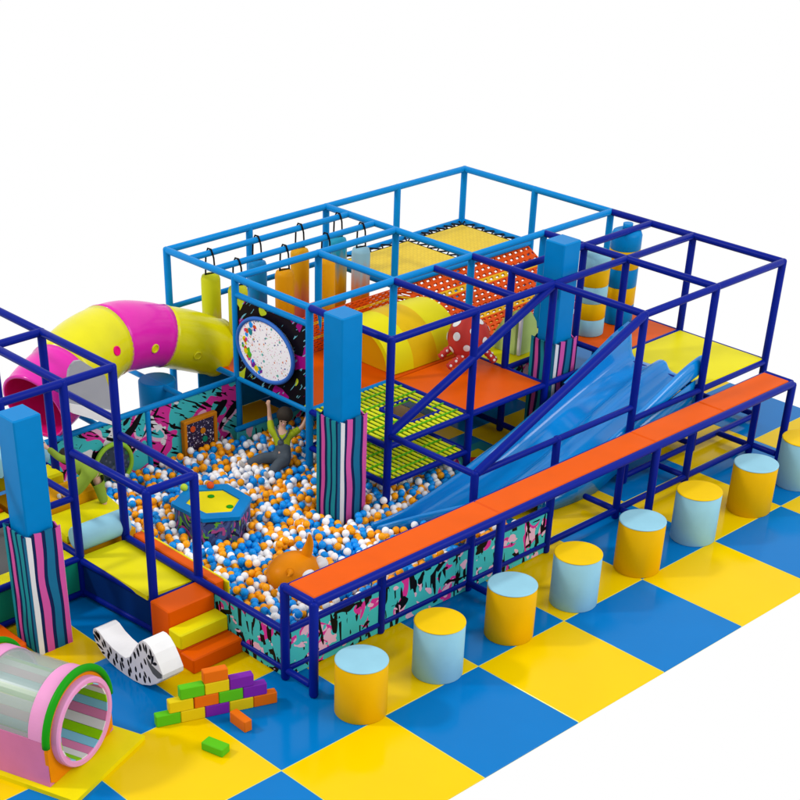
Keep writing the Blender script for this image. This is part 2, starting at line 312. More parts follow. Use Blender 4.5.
# wall behind the crawl opening
lw = thing('low_graffiti_board', 'short graffiti board with a light blue rail behind the seated child', 'wall panel', (3.6, 4.2, 0))
make('panel', MB().box(3.06, 4.2, 4.19, 4.21, .02, .19, 0, .002), G2, lw); rail(lw, (3.04, 4.2, .21), (4.22, 4.2, .21), L_, .026)
rt = thing('pit_side_board', 'teal and black graffiti board closing the pit below the green climbing net', 'wall panel', (gx(1), 2.8, 0))
make('panel', MB().box(gx(1)-.01, gx(1)+.01, gy(3)+.04, gy(2)-.04, .06, .27, 0, .002), G2, rt)
bw = thing('back_board', 'plain light blue board low behind the crawl opening under the mural', 'wall panel', (3.9, 4.96, 0))
make('panel', MB().box(3.2, 5.25, 4.955, 4.975, .005, .52, 0, .004), M['sky'], bw); make('trim', MB().box(3.2, 5.25, 4.952, 4.978, .522, .55, 0, .004), M['poleblue'], bw)
ud = thing('under_deck_board', 'teal and black graffiti board below the yellow cactus deck', 'wall panel', (5.8, 3.32, 0))
make('panel', MB().box(gx(2)+.04, gx(3)-.04, gy(2)-.01, gy(2)+.01, .02, .56, 0, .002), G2, ud)
pmat = thing('printed_mat', 'small yellow and teal floor mat with a red arrow under the slide', 'play mat', (4.6, 2.55, 0))
make('border', MB().box(4.40, 4.95, 2.36, 2.75, .002, .012, 0, .002), M['stteal'], pmat); make('field', MB().box(4.44, 4.8, 2.38, 2.64, .0125, .016, 0, .001), M['tyellow'], pmat)
make('arrow', MB().extr([(4.5, 2.44), (4.66, 2.50), (4.54, 2.60), (4.56, 2.52)], lambda u, v, t: (u, v, t), .0165, .019), M['red'], pmat)
solo('soft_block', MB().box(-.92, -.50, 2.42, 2.80, 0, .13, 0, .02), M['orange'], 'low orange foam block between the tunnel and the teal panels', 'foam block', (-.7, 2.6, 0))
# framed space picture
fp = thing('framed_star_board', 'orange framed dark space board leaning on the graffiti wall', 'play board', (2.69, 4.31, 0))
fr = MB(); x0, x1, z0, z1 = 2.49, 2.89, .02, .42; t = .035
fr.box(x0, x1, 4.28, 4.34, z0, z0+t).box(x0, x1, 4.28, 4.34, z1-t, z1).box(x0, x0+t, 4.28, 4.34, z0+t, z1-t).box(x1-t, x1, 4.28, 4.34, z0+t, z1-t)
make('frame', fr, M['woodo'], fp); make('board', MB().box(x0+t, x1-t, 4.30, 4.33, z0+t, z1-t, 0, .001), SPACE, fp)
for (x, z, m) in ((2.6, .32, 'ballr'), (2.72, .27, 'woodo'), (2.74, .18, 'teal')):
    make('planet', MB().lathe([(.03, 0), (.03, .008)], 16, mtx=Matrix.Translation((x, 4.298, z)) @ Matrix.Rotation(math.pi/2, 4, 'X')), M[m], fp)
# green rimmed round window board
gd = thing('round_maze_board', 'round dark maze board with a lime rim on the graffiti wall by the corridor', 'play board', (1.68, 4.3, .04))
make('board', MB().lathe([(.195, 0), (.195, .02)], 40, mtx=Matrix.Translation((1.68, 4.32, .245)) @ Matrix.Rotation(math.pi/2, 4, 'X')), speckle('maze_print', (50, 66, 84), [(40, 120, 70), (90, 100, 120), (30, 60, 50)], 14, .3), gd)
rim = MB().sweep([(1.68+.20*math.cos(t*math.pi/20), 4.3, .245+.20*math.sin(t*math.pi/20)) for t in range(41)], .022, 8, caps=False); make('rim', rim, M['lime'], gd)
# blue soft box behind the wall
solo('soft_box', MB().lathe([(.16, .30), (.18, .32), (.18, .655), (.165, .67)], 24, center=(2.58, 4.80)), M['poleblue'], 'blue soft drum standing beyond the graffiti wall under the tube', 'soft block', (2.58, 4.80, .42))
# ------------------------------------------------------------ ball pit surround + bench
pit = thing('pit_fence', 'low navy pipe fence with graffiti panels round the front of the ball pit', 'fence', (.78, .85, 0))
XP = [.775, 1.767, 2.77, 3.74]
for x in XP[1:]: post(pit, x, .85, 0, .77, N_)
post(pit, .775, .85, 0, .80, N_)
for i in range(3):
    make('panel', MB().box(XP[i]+.03, XP[i+1]-.03, .842, .858, .012, .40, 0, .002), G2, pit)
    rail(pit, (XP[i]+.02, .85, .425), (XP[i+1]-.02, .85, .425), N_, .028); rail(pit, (XP[i]+.02, .85, .09), (XP[i+1]-.02, .85, .09), N_, .026)
rail(pit, (.775, .87, .425), (.79, 2.86, .395), N_, .03); rail(pit, (.775, .87, .09), (.79, 2.86, .07), N_, .026)
make('panel', MB().box(.772, .788, .88, 1.93, .012, .40, 0, .002), G2, pit); make('panel', MB().box(.772, .788, 1.97, 2.86, .012, .37, 0, .002), M['poleblue'], pit)
bench = thing('long_bench', 'very long orange padded bench on navy pipes behind the row of stools', 'bench', (3.7, .69, 0))
BX = [.80, 2.76, 4.72, 5.68, 6.70]
for i in range(4): make('seat', MB().box(BX[i]+.002, BX[i+1]-.002, .555, .84, .785, .832, 0, .012), M['orange'], bench)
rail(bench, (.775, .53, .805), (6.715, .53, .805), N_, .034); rail(bench, (.775, .85, .80), (.775, .53, .805), N_, .034); rail(bench, (6.715, .85, .805), (6.715, .53, .805), N_, .034)
rail(bench, (.80, .85, .795), (6.715, .85, .795), N_, .024)
for x in (.775, 2.75, 4.71, 6.715): post(bench, x, .53, 0, .79, N_)
for x in (4.68, 5.69, 6.70): post(bench, x, .85, 0, .76, N_, .034)
for x in (.775, 2.75, 4.71, 6.715): rail(bench, (x, .56, .09), (x, .83, .09), N_, .028)
rail(bench, (3.76, .85, .085), (6.7, .85, .085), N_, .028)
for x in (4.68, 5.69, 6.70): rail(bench, (x, .87, .085), (x, 1.22, .085), N_, .028)
# ------------------------------------------------------------ stools
SG = 'round stools in front of the long bench'
sl = [('first stool at the left end of the row, yellow with a pale blue top', 0), ('second stool from the left, pale blue with a yellow top', 1), ('third stool from the left, yellow with a pale blue top', 0), ('fourth stool from the left, pale blue with a yellow top', 1),
      ('fifth stool from the left, yellow with a pale blue top', 0), ('sixth stool from the left, pale blue with a yellow top, before the last bench bay', 1), ('seventh stool, yellow with a pale blue top, beside the last bench leg', 0), ('last stool at the right edge, pale blue with a yellow top', 1)]
def cyl_stool(kind):
    t = thing('stool', '', 'stool', (0, 0, 0), SG); r = .195; h = .45
    make('body', MB().lathe([(r-.004, 0), (r, .006), (r, h-.014), (r-.004, h-.008)], 48), M['lblue' if kind else 'stooly'], t)
    make('seat', MB().lathe([(r-.004, h-.008), (r+.002, h-.006), (r+.001, h-.001), (r-.008, h+.002)], 48), mat('stool_top_yellow', (252, 208, 6), .45, bump=.06, bscale=4) if kind else M['lblue'], t); return t
protos = [cyl_stool(0), cyl_stool(1)]; used = [0, 0]
SP = [(.917, .17), (1.715, .165), (2.525, .17), (3.29, .155), (4.125, .165), (4.92, .18), (5.735, .17), (6.50, .185)]
for (lb, k), (x, y) in zip(sl, SP):
    if not used[k]: o = protos[k]; used[k] = 1
    else:
        o = protos[k].copy(); S.collection.objects.link(o)
        for ch in protos[k].children: c = ch.copy(); S.collection.objects.link(c); c.parent = o
    o.location = (x, y, 0); o['label'] = lb; o.rotation_euler = (0, 0, x)
# ------------------------------------------------------------ tall padded poles
def pole(x, y, zt, zs, label):
    P = thing('padded_pole', label, 'pole', (x+.1, y+.1, 0), 'tall square blue padded poles with striped sleeves'); s = .235
    make('pad', MB().box(x, x+s, y, y+s, zs-.3, zt, 0, .01), M['poleblue'], P)
    mb = MB(); c0 = (x+s/2, y+s/2); hw = s/2+.035
    cols = [0, 2, 1, 2, 4, 2, 3, 2, 0, 2, 1, 2, 4, 2, 3, 2]; wd = [1.5, .5, 1.0, .6, 1.3, .5, .9, .5]*2
    NS = 4; rr = random.Random(int(x*100)+5)
    for side in range(4):
        seq = [(3, .5), (2, .35), (1, 1), (2, .45), (4, 1.3), (2, .45), (1, .8), (2, .4), (0, .9), (2, .4), (0, .9)] if side == 1 else [(0, .5), (2, .4), (1, .6), (2, .45), (0, .6), (2, .35), (0, .7), (2, .35), (4, .5)] if side == 3 else ([(3, .8), (2, .5), (1, 1.1), (2, .55), (4, 1.2), (2, .5), (1, .8)] if side == 0 else [(3, .3), (2, .4), (0, .8), (2, .35), (0, .8), (2, .4), (1, .7), (2, .5), (4, .7)])
        tot = sum(q[1] for q in seq); u = 0
        for si, (ci, wv) in enumerate(seq):
            u0 = u/tot; u += wv; u1 = u/tot; nz = 14; vs = []; fs = []
            for iz in range(nz+1):
                zf = iz/nz
                wob = .012*math.sin(zf*7+side*1.3)+.006*math.sin(zf*15+2)
                for uu in (u0, u1):
                    um = (u0+u1)/2; edge = 1-abs(2*um-1)
                    k = -hw+2*hw*uu+wob*(1-abs(2*uu-1))
                    out = hw+(.003 if ci != 2 else .0)
                    z = zf*(zs+.012*math.cos(uu*math.pi*8)-.01)
                    if side == 0: p = (c0[0]+k, c0[1]-out)     # front (-y)
                    elif side == 1: p = (c0[0]+out, c0[1]+k)
                    elif side == 2: p = (c0[0]-k, c0[1]+out)
                    else: p = (c0[0]-out, c0[1]-k)
                    vs.append((p[0], p[1], z))
            for iz in range(nz): fs.append([iz*2, iz*2+1, iz*2+3, iz*2+2])
            mb.add(vs, fs, ci, False)
    so = make('striped_sleeve', mb, [M['stteal'], M['stpink'], M['stnavy'], M['stwhite'], M['stblue']], P)
    md = so.modifiers.new('thick', 'SOLIDIFY'); md.thickness = .012; md.offset = -1
    return P
pole(-.40, 2.40, 1.92, 1.03, 'blue padded pole with striped sleeve at the left, beside the pastel tunnel')
pole(2.72, 2.36, 1.90, 1.02, 'blue padded pole with striped sleeve rising out of the ball pit')
pole(5.50, 2.38, 1.90, .98, 'blue padded pole with striped sleeve behind the top of the slide')
# ------------------------------------------------------------ slide
def interp(x, tab):
    for (a, va), (b, vb) in zip(tab, tab[1:]):
        if (a-x)*(b-x) <= 0:
            t = (x-a)/(b-a); t = t; return va+(vb-va)*t
    return tab[-1][1] if abs(x-tab[-1][0]) < abs(x-tab[0][0]) else tab[0][1]
def smooth_tab(x, tab, h=.16): return sum(interp(x+d*h, tab) for d in (-1, -.5, 0, .5, 1))/5
zt = [(7, .665), (6.38, .665), (6.15, .63), (5.5, .44), (5.0, .27), (4.5, .11), (4.1, .05), (3.4, .035), (2.4, .03)]
nt_ = [(7, 1.30), (4.6, 1.26), (4.1, 1.34), (3.7, 1.62), (3.2, 1.84), (2.8, 1.99)]; ft_ = [(7, 2.24), (4.3, 2.22), (3.6, 2.08), (3.1, 2.0), (2.8, 2.06)]
rh = [(7, .30), (6.2, .25), (5.5, .17), (4.3, .16), (3.4, .13), (2.8, .09)]
sec = [(0, 1.0, -.0), (0.0, .4, 0), (.02, 1.0, 0), (.045, 1.03, 0), (.07, .95, 0), (.085, .35, 0), (.12, .06, 0), (.2, 0, 0), (.33, 0, 0), (.42, .05, 0), (.45, .34, 0), (.47, .42, 0), (.53, .42, 0), (.55, .34, 0), (.58, .05, 0), (.67, 0, 0), (.8, 0, 0), (.88, .06, 0), (.915, .35, 0), (.93, .95, 0), (.955, 1.03, 0), (.98, 1.0, 0), (1, .4, 0)]
sec = sec[1:]
sb = MB(); vs = []; NX = 60
for i in range(NX+1):
    x = 6.40-(6.40-2.8)*i/NX; zb = smooth_tab(x, zt); y0 = smooth_tab(x, nt_); y1 = smooth_tab(x, ft_); h = smooth_tab(x, rh)
    for (u, hh, _) in sec:
        hump = hh*h*(1 if (u < .2 or u > .8) else interp(x, [(7, 1), (4.6, .9), (3.9, 0), (2, 0)])*.8)
        if u > .8: hump *= 1.0
        vs.append((x, y0+(y1-y0)*u, zb+hump))
n = len(sec); fs = []
for i in range(NX):
    for k in range(n-1): fs.append([i*n+k, i*n+k+1, (i+1)*n+k+1, (i+1)*n+k])
sb.add(vs, fs, 0, True)
sld = thing('double_slide', 'wide glossy blue double slide running down into the ball pit', 'slide', (5, 1.75, 0))
so = make('chute', sb, M['slide'], sld); md = so.modifiers.new('t', 'SOLIDIFY'); md.thickness = .032; md.offset = 0; so.modifiers.new('s', 'SUBSURF').render_levels = 1
# side skirts
for yy, nm in ((1.285, nt_), (2.215, ft_)):
    sk = MB(); vs = []
    for i in range(31):
        x = 6.36-(6.36-4.2)*i/30; y = smooth_tab(x, nm)+(.012 if nm is nt_ else -.012); z = smooth_tab(x, zt)+.06; vs += [(x, y, max(0.01, z-.30)), (x, y, z)]
    sk.add(vs, [[2*i, 2*i+1, 2*i+3, 2*i+2] for i in range(30)], 0, True); o = make('side_skirt', sk, M['slide'], sld); md = o.modifiers.new('t', 'SOLIDIFY'); md.thickness = .015
# pointed hood at the far top
hd = MB(); hd.extr([(6.42, .66), (6.44, .97), (6.40, 1.0), (6.30, .975), (6.15, .92), (6.0, .85), (5.85, .775), (5.65, .68), (5.5, .62), (5.6, .55), (6.0, .62)], lambda u, v, t: (u, t, v), 2.20, 2.235); make('hood', hd, M['slide'], sld)
# ------------------------------------------------------------ climbing nets (green/yellow weave)
def weave(name, z, label, hole=None):
    mb = MB(); x0, x1, y0, y1 = gx(0)+.03, gx(1)-.03, gy(3)+.03, gy(2)-.03; n = 15
    n = 16
    def cut(c, lo, hi, hc): return [(lo, hi)] if not hc else [(lo, hc[0]), (hc[1], hi)]
    for i in range(n):
        x = x0+(x1-x0)*(i+.5)/n; y = y0+(y1-y0)*(i+.5)/n
        for a_, b_ in cut(x, y0, y1, hole[2:] if hole and hole[0] < x < hole[1] else None): mb.box(x-.017, x+.017, a_, b_, z-.004, z+.012, 0, .006)
        for a_, b_ in cut(y, x0, x1, hole[:2] if hole and hole[2] < y < hole[3] else None):
            mb.box(a_, b_, y-.016, y+.016, z-.018, z-.005, 1, .005)
            if i % 3 == 1: mb.box(a_, b_, y-.009, y+.009, z+.0125, z+.022, 1, .004)
    return solo(name, mb, [M['nety'], M['netg']], label, 'climbing net', ((x0+x1)/2, (y0+y1)/2, z), 'green and yellow woven climbing nets')
weave('climbing_net', .652, 'upper of the two green and yellow woven nets, level with the orange deck', (3.72, 4.06, 2.52, 2.88))
hf = thing('hatch_frame', 'small square navy frame round the opening in the upper woven net', 'hatch frame', (3.89, 2.7, .65))
for a_, b_ in (((3.70, 2.50, .655), (4.08, 2.50, .655)), ((3.70, 2.90, .655), (4.08, 2.90, .655)), ((3.70, 2.50, .655), (3.70, 2.90, .655)), ((4.08, 2.50, .655), (4.08, 2.90, .655))): rail(hf, a_, b_, N_, .016)
weave('climbing_net', .292, 'lower of the two green and yellow woven nets, just above the balls')
# ------------------------------------------------------------ orange perforated net ramp
mb = MB(); xa, xb = gx(1)-.25, gx(4)-.04; ya, za, yb, zb = gy(1), 1.03, 3.40, .67
ncx, ncy = 37, 15; Lx = (xb-xa)/ncx
def np_(u, v, d=0):
    x = xa+(xb-xa)*u; q = min(1, max(0, (x-5.32)/.16)); q = q*q*(3-2*q); ye = 4.325+(yb-4.325)*q
    return (x, ya+(ye-ya)*v, za+(zb-za)*v-.06*q*math.sin(math.pi*v)+d)
for j in range(ncy):
    v0, v1 = j/ncy, (j+1)/ncy; mi = 1 if j in (3, 9) else 0
    hv0, hv1 = v0+.24/ncy, v1-.24/ncy
    for i in range(-1, ncx):
        o = .5 if j % 2 else 0; u0, u1 = max(0, (i+o)/ncx), min(1, (i+1+o)/ncx)
        if u1-u0 < .2/ncx: continue
        hu0, hu1 = u0+.19*(u1-u0), u1-.19*(u1-u0); P_ = [(u0, v0), (u1, v0), (u1, v1), (u0, v1)]; Q = [(hu0, hv0+.1/ncy), (hu1, hv0), (hu1, hv1-.1/ncy), (hu0, hv1)]
        vs = [np_(*p) for p in P_]+[np_(*p) for p in Q]
        mb.add(vs, [[0, 1, 5, 4], [1, 2, 6, 5], [2, 3, 7, 6], [3, 0, 4, 7]], mi)
o = solo('rope_ramp', mb, [M['netr'], M['netw']], 'orange perforated net ramp with yellow bands rising to the trampolines', 'net ramp', (5.8, 3.9, .67)); md = o.modifiers.new('t', 'SOLIDIFY'); md.thickness = .02
# ------------------------------------------------------------ trampolines
def tramp(x0, x1, y0, y1, z, label):
    T = thing('trampoline', label, 'trampoline', ((x0+x1)/2, (y0+y1)/2, z-.02), 'yellow trampoline mats at the back')
    q = .15; q0 = .07
    make('jumping_mat', MB().box(x0+q0, x1-q, y0+q0, y1-q, z-.008, z+.008, 0, .003), TM, T)
    s = MB(); n = 6
    for (ax, c0, c1, e0, e1) in (('x', x0, x1, y0+.03, y0+q0), ('x', x0, x1, y1-.03, y1-q), ('y', y0, y1, x0+.03, x0+q0), ('y', y0, y1, x1-.03, x1-q)):
        for k in range(n):
            a = c0+.07+(c1-c0-.14)*k/n; b_ = c0+.07+(c1-c0-.14)*(k+.5)/n; c = c0+.07+(c1-c0-.14)*(k+1)/n
            cl = lambda v: min(max(v, c0+q), c1-q)
            for (p, r_) in (((a, e0), (cl(b_), e1)), ((cl(b_), e1), (c, e0))):
                P1 = (p[0], p[1], z) if ax == 'x' else (p[1], p[0], z); P2 = (r_[0], r_[1], z) if ax == 'x' else (r_[1], r_[0], z); s.sweep([P1, P2], .009, 6)
    for (p, r_) in (((x0+q0, y0+q0), (x1-q, y0+q0)), ((x1-q, y0+q0), (x1-q, y1-q)), ((x1-q, y1-q), (x0+q0, y1-q)), ((x0+q0, y1-q), (x0+q0, y0+q0))): s.sweep([(p[0], p[1], z), (r_[0], r_[1], z)], .011, 6)
    make('lacing', s, M['black'], T)
def tmat():
    m = bpy.data.materials.new('tramp_mat'); m.use_nodes = True; nt = m.node_tree; b = nt.nodes["Principled BSDF"]; b.inputs["Roughness"].default_value = .6
    tc = nt.nodes.new("ShaderNodeTexCoord"); br = nt.nodes.new("ShaderNodeTexBrick"); br.inputs["Scale"].default_value = 9; br.inputs["Color1"].default_value = col((252, 216, 26)); br.inputs["Color2"].default_value = col((244, 206, 20)); br.inputs["Mortar"].default_value = col((200, 164, 20)); br.inputs["Mortar Size"].default_value = .016
    nt.links.new(tc.outputs["Object"], br.inputs["Vector"]); nt.links.new(br.outputs["Color"], b.inputs["Base Color"]); return m
TM = tmat()
tramp(gx(2), gx(3)+.18, gy(1), gy(0), 1.06, 'left yellow trampoline mat laced with black cord behind the bags')
tramp(gx(3)+.18, gx(4), gy(1), gy(0), 1.06, 'right yellow trampoline mat laced with black cord in the back corner')
# ------------------------------------------------------------ hanging bags
BG = 'hanging punch bags under the light blue bars'
bags = [(3.47, 5.05, (220, 224, 30), (226, 170, 190), 'lime yellow bag fading to pink, nearest the left end of the back bar', .62), (4.06, 5.05, (20, 140, 210), (90, 110, 200), 'blue bag second along the back bar', .7), (4.62, 5.05, (244, 176, 20), (240, 130, 120), 'orange bag fading to pink, third along the back bar', .7), (5.14, 5.05, (40, 170, 206), (250, 196, 30), 'blue bag fading to yellow at the right end of the back bar', .7),
        (3.49, 4.66, (214, 216, 40), (214, 180, 30), 'short lime bag at the left end of the front bar, behind the mural', .8), (4.08, 4.66, (248, 168, 10), (240, 150, 20), 'plain orange bag second along the front bar', .7), (4.62, 4.66, (246, 170, 14), (250, 196, 60), 'amber bag third along the front bar, behind the tall pipe', .7), (5.10, 4.66, (156, 206, 226), (236, 130, 10), 'pale blue bag fading to orange at the right end of the front bar', .67)]
for i, (x, y, c0, c1, lb, zb_) in enumerate(bags):
    B = thing('punch_bag', lb, 'punch bag', (x, y, zb_), BG); zt_ = H-.20; r = .095
    if i == 4: zt_ = H-.22
    make('bag', MB().lathe([(r*.5, zb_), (r*.9, zb_+.012), (r, zb_+.04), (r, zt_-.05), (r*.88, zt_-.015), (r*.5, zt_)], 24, center=(x, y)), gradient('bag_print', c0, c1, (zt_-zb_)*(.85 if i in (3, 7) else .62), (zt_-zb_)*(.42 if i in (3, 7) else .15)), B)
    st = MB(); q = .035
    st.sweep([(x-.05, y+.012, zt_-.01), (x-.020, y+.036, H-.045), (x-.006, y+.040, H), (x-.002, y+.022, H+.040), (x+.002, y-.022, H+.040), (x+.006, y-.040, H), (x+.020, y-.036, H-.045), (x+.05, y-.012, zt_-.01)], .0085, 8, caps=False)
    st.sweep([(x-.055, y+.012, zt_+.002), (x+.055, y-.012, zt_+.002)], .009, 6)
    make('strap', st, M['black'], B)
# ------------------------------------------------------------ crawl tube
def bez(P, n):
    out = []
    for i in range(len(P)-1):
        p0 = P[max(i-1, 0)]; p1 = P[i]; p2 = P[i+1]; p3 = P[min(i+2, len(P)-1)]
        for k in range(n):
            t = k/n; out.append([.5*((2*b)+(c-a)*t+(2*a-5*b+4*c-d)*t*t+(-a+3*b-3*c+d)*t**3) for a, b, c, d in zip(p0, p1, p2, p3)])
    out.append(list(P[-1])); return out
TP = [(3.36, 4.86, .76), (2.98, 4.88, .93), (2.58, 4.92, 1.07), (2.12, 4.86, 1.16), (1.72, 4.74, 1.12), (1.35, 4.60, 1.03), (1.03, 4.50, .93)]
TR = [.27, .275, .29, .32, .335, .325, .32]
tt = thing('crawl_tube', 'fat bent crawl tube in alternating yellow and pink plastic sections at the left', 'crawl tube', (2.1, 4.8, .75))
CV = bez([list(p)+[r] for p, r in zip(TP, TR)], 8)   # 48 steps
cuts = [(0, 13, 'tubey'), (13, 25, 'pink'), (25, 38, 'tubey'), (38, 48, 'pink')]
for i0, i1, mn in cuts:
    mb = MB(); P = CV[i0:i1+1]; n_ = len(P)
    rad = []
    for k, p in enumerate(P):
        u = k/(n_-1); rad.append(p[3]*(1+.05*math.sin(math.pi*u))+(.012 if u < .04 or u > .96 else 0))
    mb.sweep([p[:3] for p in P], rad, 40, caps=False); o = make('tube_section', mb, [M[mn], M['mag']], tt); md = o.modifiers.new('t', 'SOLIDIFY'); md.thickness = .025; md.material_offset = 1 if mn == 'pink' else 0
for idx, mn, an in ((8, 'tubey', 0), (19, 'tubey', 0), (30, 'mag', 0)):
    p = Vector(CV[idx][:3]); t = (Vector(CV[idx+1][:3])-Vector(CV[idx-1][:3])).normalized(); view = (Vector((CX, CY, CZ))-p); view = (view-t*view.dot(t)).normalized(); dn = Vector((0, 0, -1)); dn = (dn-t*dn.dot(t)).normalized()
    d = (view*.9+dn*.38).normalized(); q = p+d*(CV[idx][3]*1.045)
    mb = MB().lathe([(.042, -.01), (.044, .010), (.032, .015), (.030, .006)], 20, mtx=Matrix.Translation(q) @ d.to_track_quat('Z', 'Y').to_matrix().to_4x4()); make('porthole', mb, M[mn], tt)
# pale end plate of the tube
ep = thing('tube_end_plate', 'pale grey rounded plate beside the pink mouth of the crawl tube', 'plate', (1.35, 4.05, .65))
poly = [(1.10, 1.09), (1.098, 1.17), (1.105, 1.28), (1.132, 1.384), (1.16, 1.42), (1.20, 1.446), (1.26, 1.438), (1.489, 1.242), (1.528, 1.094), (1.555, .946), (1.555, .90)]
make('shell', MB().extr(poly, lambda u, v, t: (u, t, v), 4.035, 4.06), M['grey'], ep)
make('rim', MB().extr([(1.10, 1.10), (1.556, .90), (1.55, .76), (1.115, 1.01)], lambda u, v, t: (u, t, v), 4.015, 4.065), M['white'], ep)
# ------------------------------------------------------------ left tower frame
lf = thing('entrance_tower', 'navy pipe frame of the raised entrance corridor at the left', 'play frame', (.4, 2.9, 0))
HL = 1.852
for (x, y, z) in [(.80, 2.89, HL), (.34, 2.886, HL), (.80, 3.87, HL), (-.215, 2.886, HL), (.41, 1.99, 1.25), (.81, 1.93, 1.28), (-1.2, 2.886, HL)]: post(lf, x, y, 0, z, N_)
for a, b, r in [((.80, 2.89, HL), (.80, 3.87, HL), .033), ((.80, 3.87, HL), (.80, 5.2, HL), .033), ((.34, 2.886, HL), (.34, 3.87, HL), .033), ((.80, 2.89, HL), (-1.6, 2.886, HL), .033), ((.80, 3.87, HL), (-1.6, 3.87, HL), .033),
                ((.34, 3.87, HL), (.34, 5.2, HL), .03), ((.80, 2.9, 1.42), (.80, 3.85, 1.42), .028),
                ((.34, 2.86, 1.30), (.41, 2.01, 1.255), .033), ((.80, 2.86, 1.30), (.81, 1.95, 1.285), .033), ((.41, 1.99, 1.26), (.81, 1.93, 1.29), .033),
                ((.34, 2.90, .90), (.34, 3.85, .90), .028), ((.34, 2.90, .37), (.34, 3.85, .37), .028), ((-1.6, 2.886, .90), (.34, 2.886, .90), .028), ((-1.6, 2.886, .36), (.34, 2.886, .36), .028), ((-1.6, 2.886, .04), (.34, 2.886, .04), .028),
                ((.34, 2.87, .34), (.41, 2.0, .33), .03), ((.80, 2.87, .38), (.81, 1.96, .375), .028), ((.41, 1.99, .33), (.81, 1.95, .35), .024), ((.34, 2.87, .05), (.41, 2.0, .05), .028), ((.36, 2.88, .05), (.78, 2.88, .05), .028),
                ((.34, 3.87, .60), (.80, 3.87, .60), .028), ((.80, 3.87, .62), (.80, 5.2, .62), .028)]:
    rail(lf, a, b, N_, r)
for (x, y) in [(.34, 3.87), (-.215, 3.87)]: post(lf, x, y, 0, HL, N_)
mb = MB().extr([(.37, 2.02), (.78, 1.975), (.785, 2.88), (.35, 2.885)], lambda u, v, t: (u, v, t), .33, .37); make('deck', mb, M['yellow'], lf, 'yellow deck at the top of the foam steps')
make('side_panel', MB().box(-1.58, -.25, 2.88, 2.892, .07, .33, 0, .002), M['teal'], lf); make('side_panel', MB().box(-.18, .31, 2.88, 2.892, .07, .33, 0, .002), M['teal'], lf)
make('side_panel', MB().extr([(2.85, .07), (2.02, .07), (2.02, .31), (2.85, .32)], lambda u, v, t: (t+.07*(2.886-u)/.9, u, v), .335, .345), mat('panel_navy', (10, 52, 122), .4), lf)
lt = thing('corner_trampoline', 'dark grey trampoline bed with yellow border pads behind the left pole', 'trampoline', (-.4, 3.5, .30))
make('jumping_mat', MB().box(-1.45, .16, 3.06, 3.82, .335, .35, 0, .003), M['dgrey'], lt)
for q in ((-1.6, .31, 2.91, 3.06), (-1.6, .31, 3.82, 3.96), (.16, .31, 3.06, 3.82)): make('border_pad', MB().box(*q, .32, .375, 0, .01), M['yellow'], lt)
solo('soft_ramp', MB().extr([(3.97, .0), (4.9, .0), (4.9, .5), (3.97, .38)], lambda u, v, t: (t, u, v), -.9, .30), M['orange'], 'orange soft ramp behind the dark grey trampoline', 'soft ramp', (-.3, 4.4, 0))
solo('soft_hump', MB().lathe([(.26, -.28), (.26, .28)], 28, mtx=Matrix.Translation((-.05, 4.3, .52)) @ Matrix.Rotation(math.pi/2, 4, 'Y')), M['green'], 'round green soft roll on the orange ramp at the left edge', 'soft roll', (-.05, 4.3, .26))
# corridor soft play
def rollx(x0, x1, y, z, r, m, label, loc):
    return solo('soft_roller', MB().lathe([(r*.94, x0), (r, x0+.012), (r, x1-.012), (r*.94, x1)], 32, mtx=Matrix.Translation((0, y, z)) @ Matrix.Rotation(math.pi/2, 4, 'Y')), M[m], label, 'soft roller', loc)
rollx(.37, .86, 2.98, .475, .105, 'lblue', 'pale blue soft roller lying across the end of the yellow corridor deck', (.6, 3.01, .37))
rollx(.38, .84, 4.12, .72, .12, 'lblue', 'pale blue soft roller at the far end of the corridor by the raised hand', (.6, 4.12, .6))
solo('soft_wedge', MB().extr([(3.12, .38), (3.12, .44), (3.42, .50), (3.44, .38)], lambda u, v, t: (t, u, v), .38, 1.0), M['yellow'], 'yellow wedge mat under the foot of the climbing child', 'soft mat', (.7, 3.2, .38))
solo('soft_block', MB().box(.40, .98, 3.45, 3.72, .38, .60, 0, .03), M['amber'], 'amber foam block behind the leg of the climbing child', 'foam block', (.7, 3.58, .38))
solo('soft_block', MB().box(.38, .80, 3.74, 3.98, .38, .66, 0, .02), M['yellow'], 'yellow foam block in front of the far pale blue roller', 'foam block', (.6, 3.86, .38))
solo('foam_block', MB().box(.37, .98, 2.99, 4.25, .0, .37, 0, .01), M['amber'], 'amber foam base filling the corridor between its two rollers', 'foam base', (.6, 3.5, 0))
solo('soft_block', MB().box(.37, .80, 4.26, 4.6, .38, .66, 0, .02), M['yellow'], 'yellow foam block beyond the far pale blue roller', 'foam block', (.6, 4.4, .38))
# ledge on pit side
lg = thing('pit_edge_step', 'narrow orange foam ledge with a yellow strip between the corridor and the balls', 'foam step', (.9, 2.3, 0))
make('body', MB().box(.835, .93, 1.76, 2.84, .0, .42, 0, .01), M['orange'], lg); make('strip', MB().box(.932, .956, 1.72, 2.86, .0, .41, 0, .006), M['yellow'], lg)
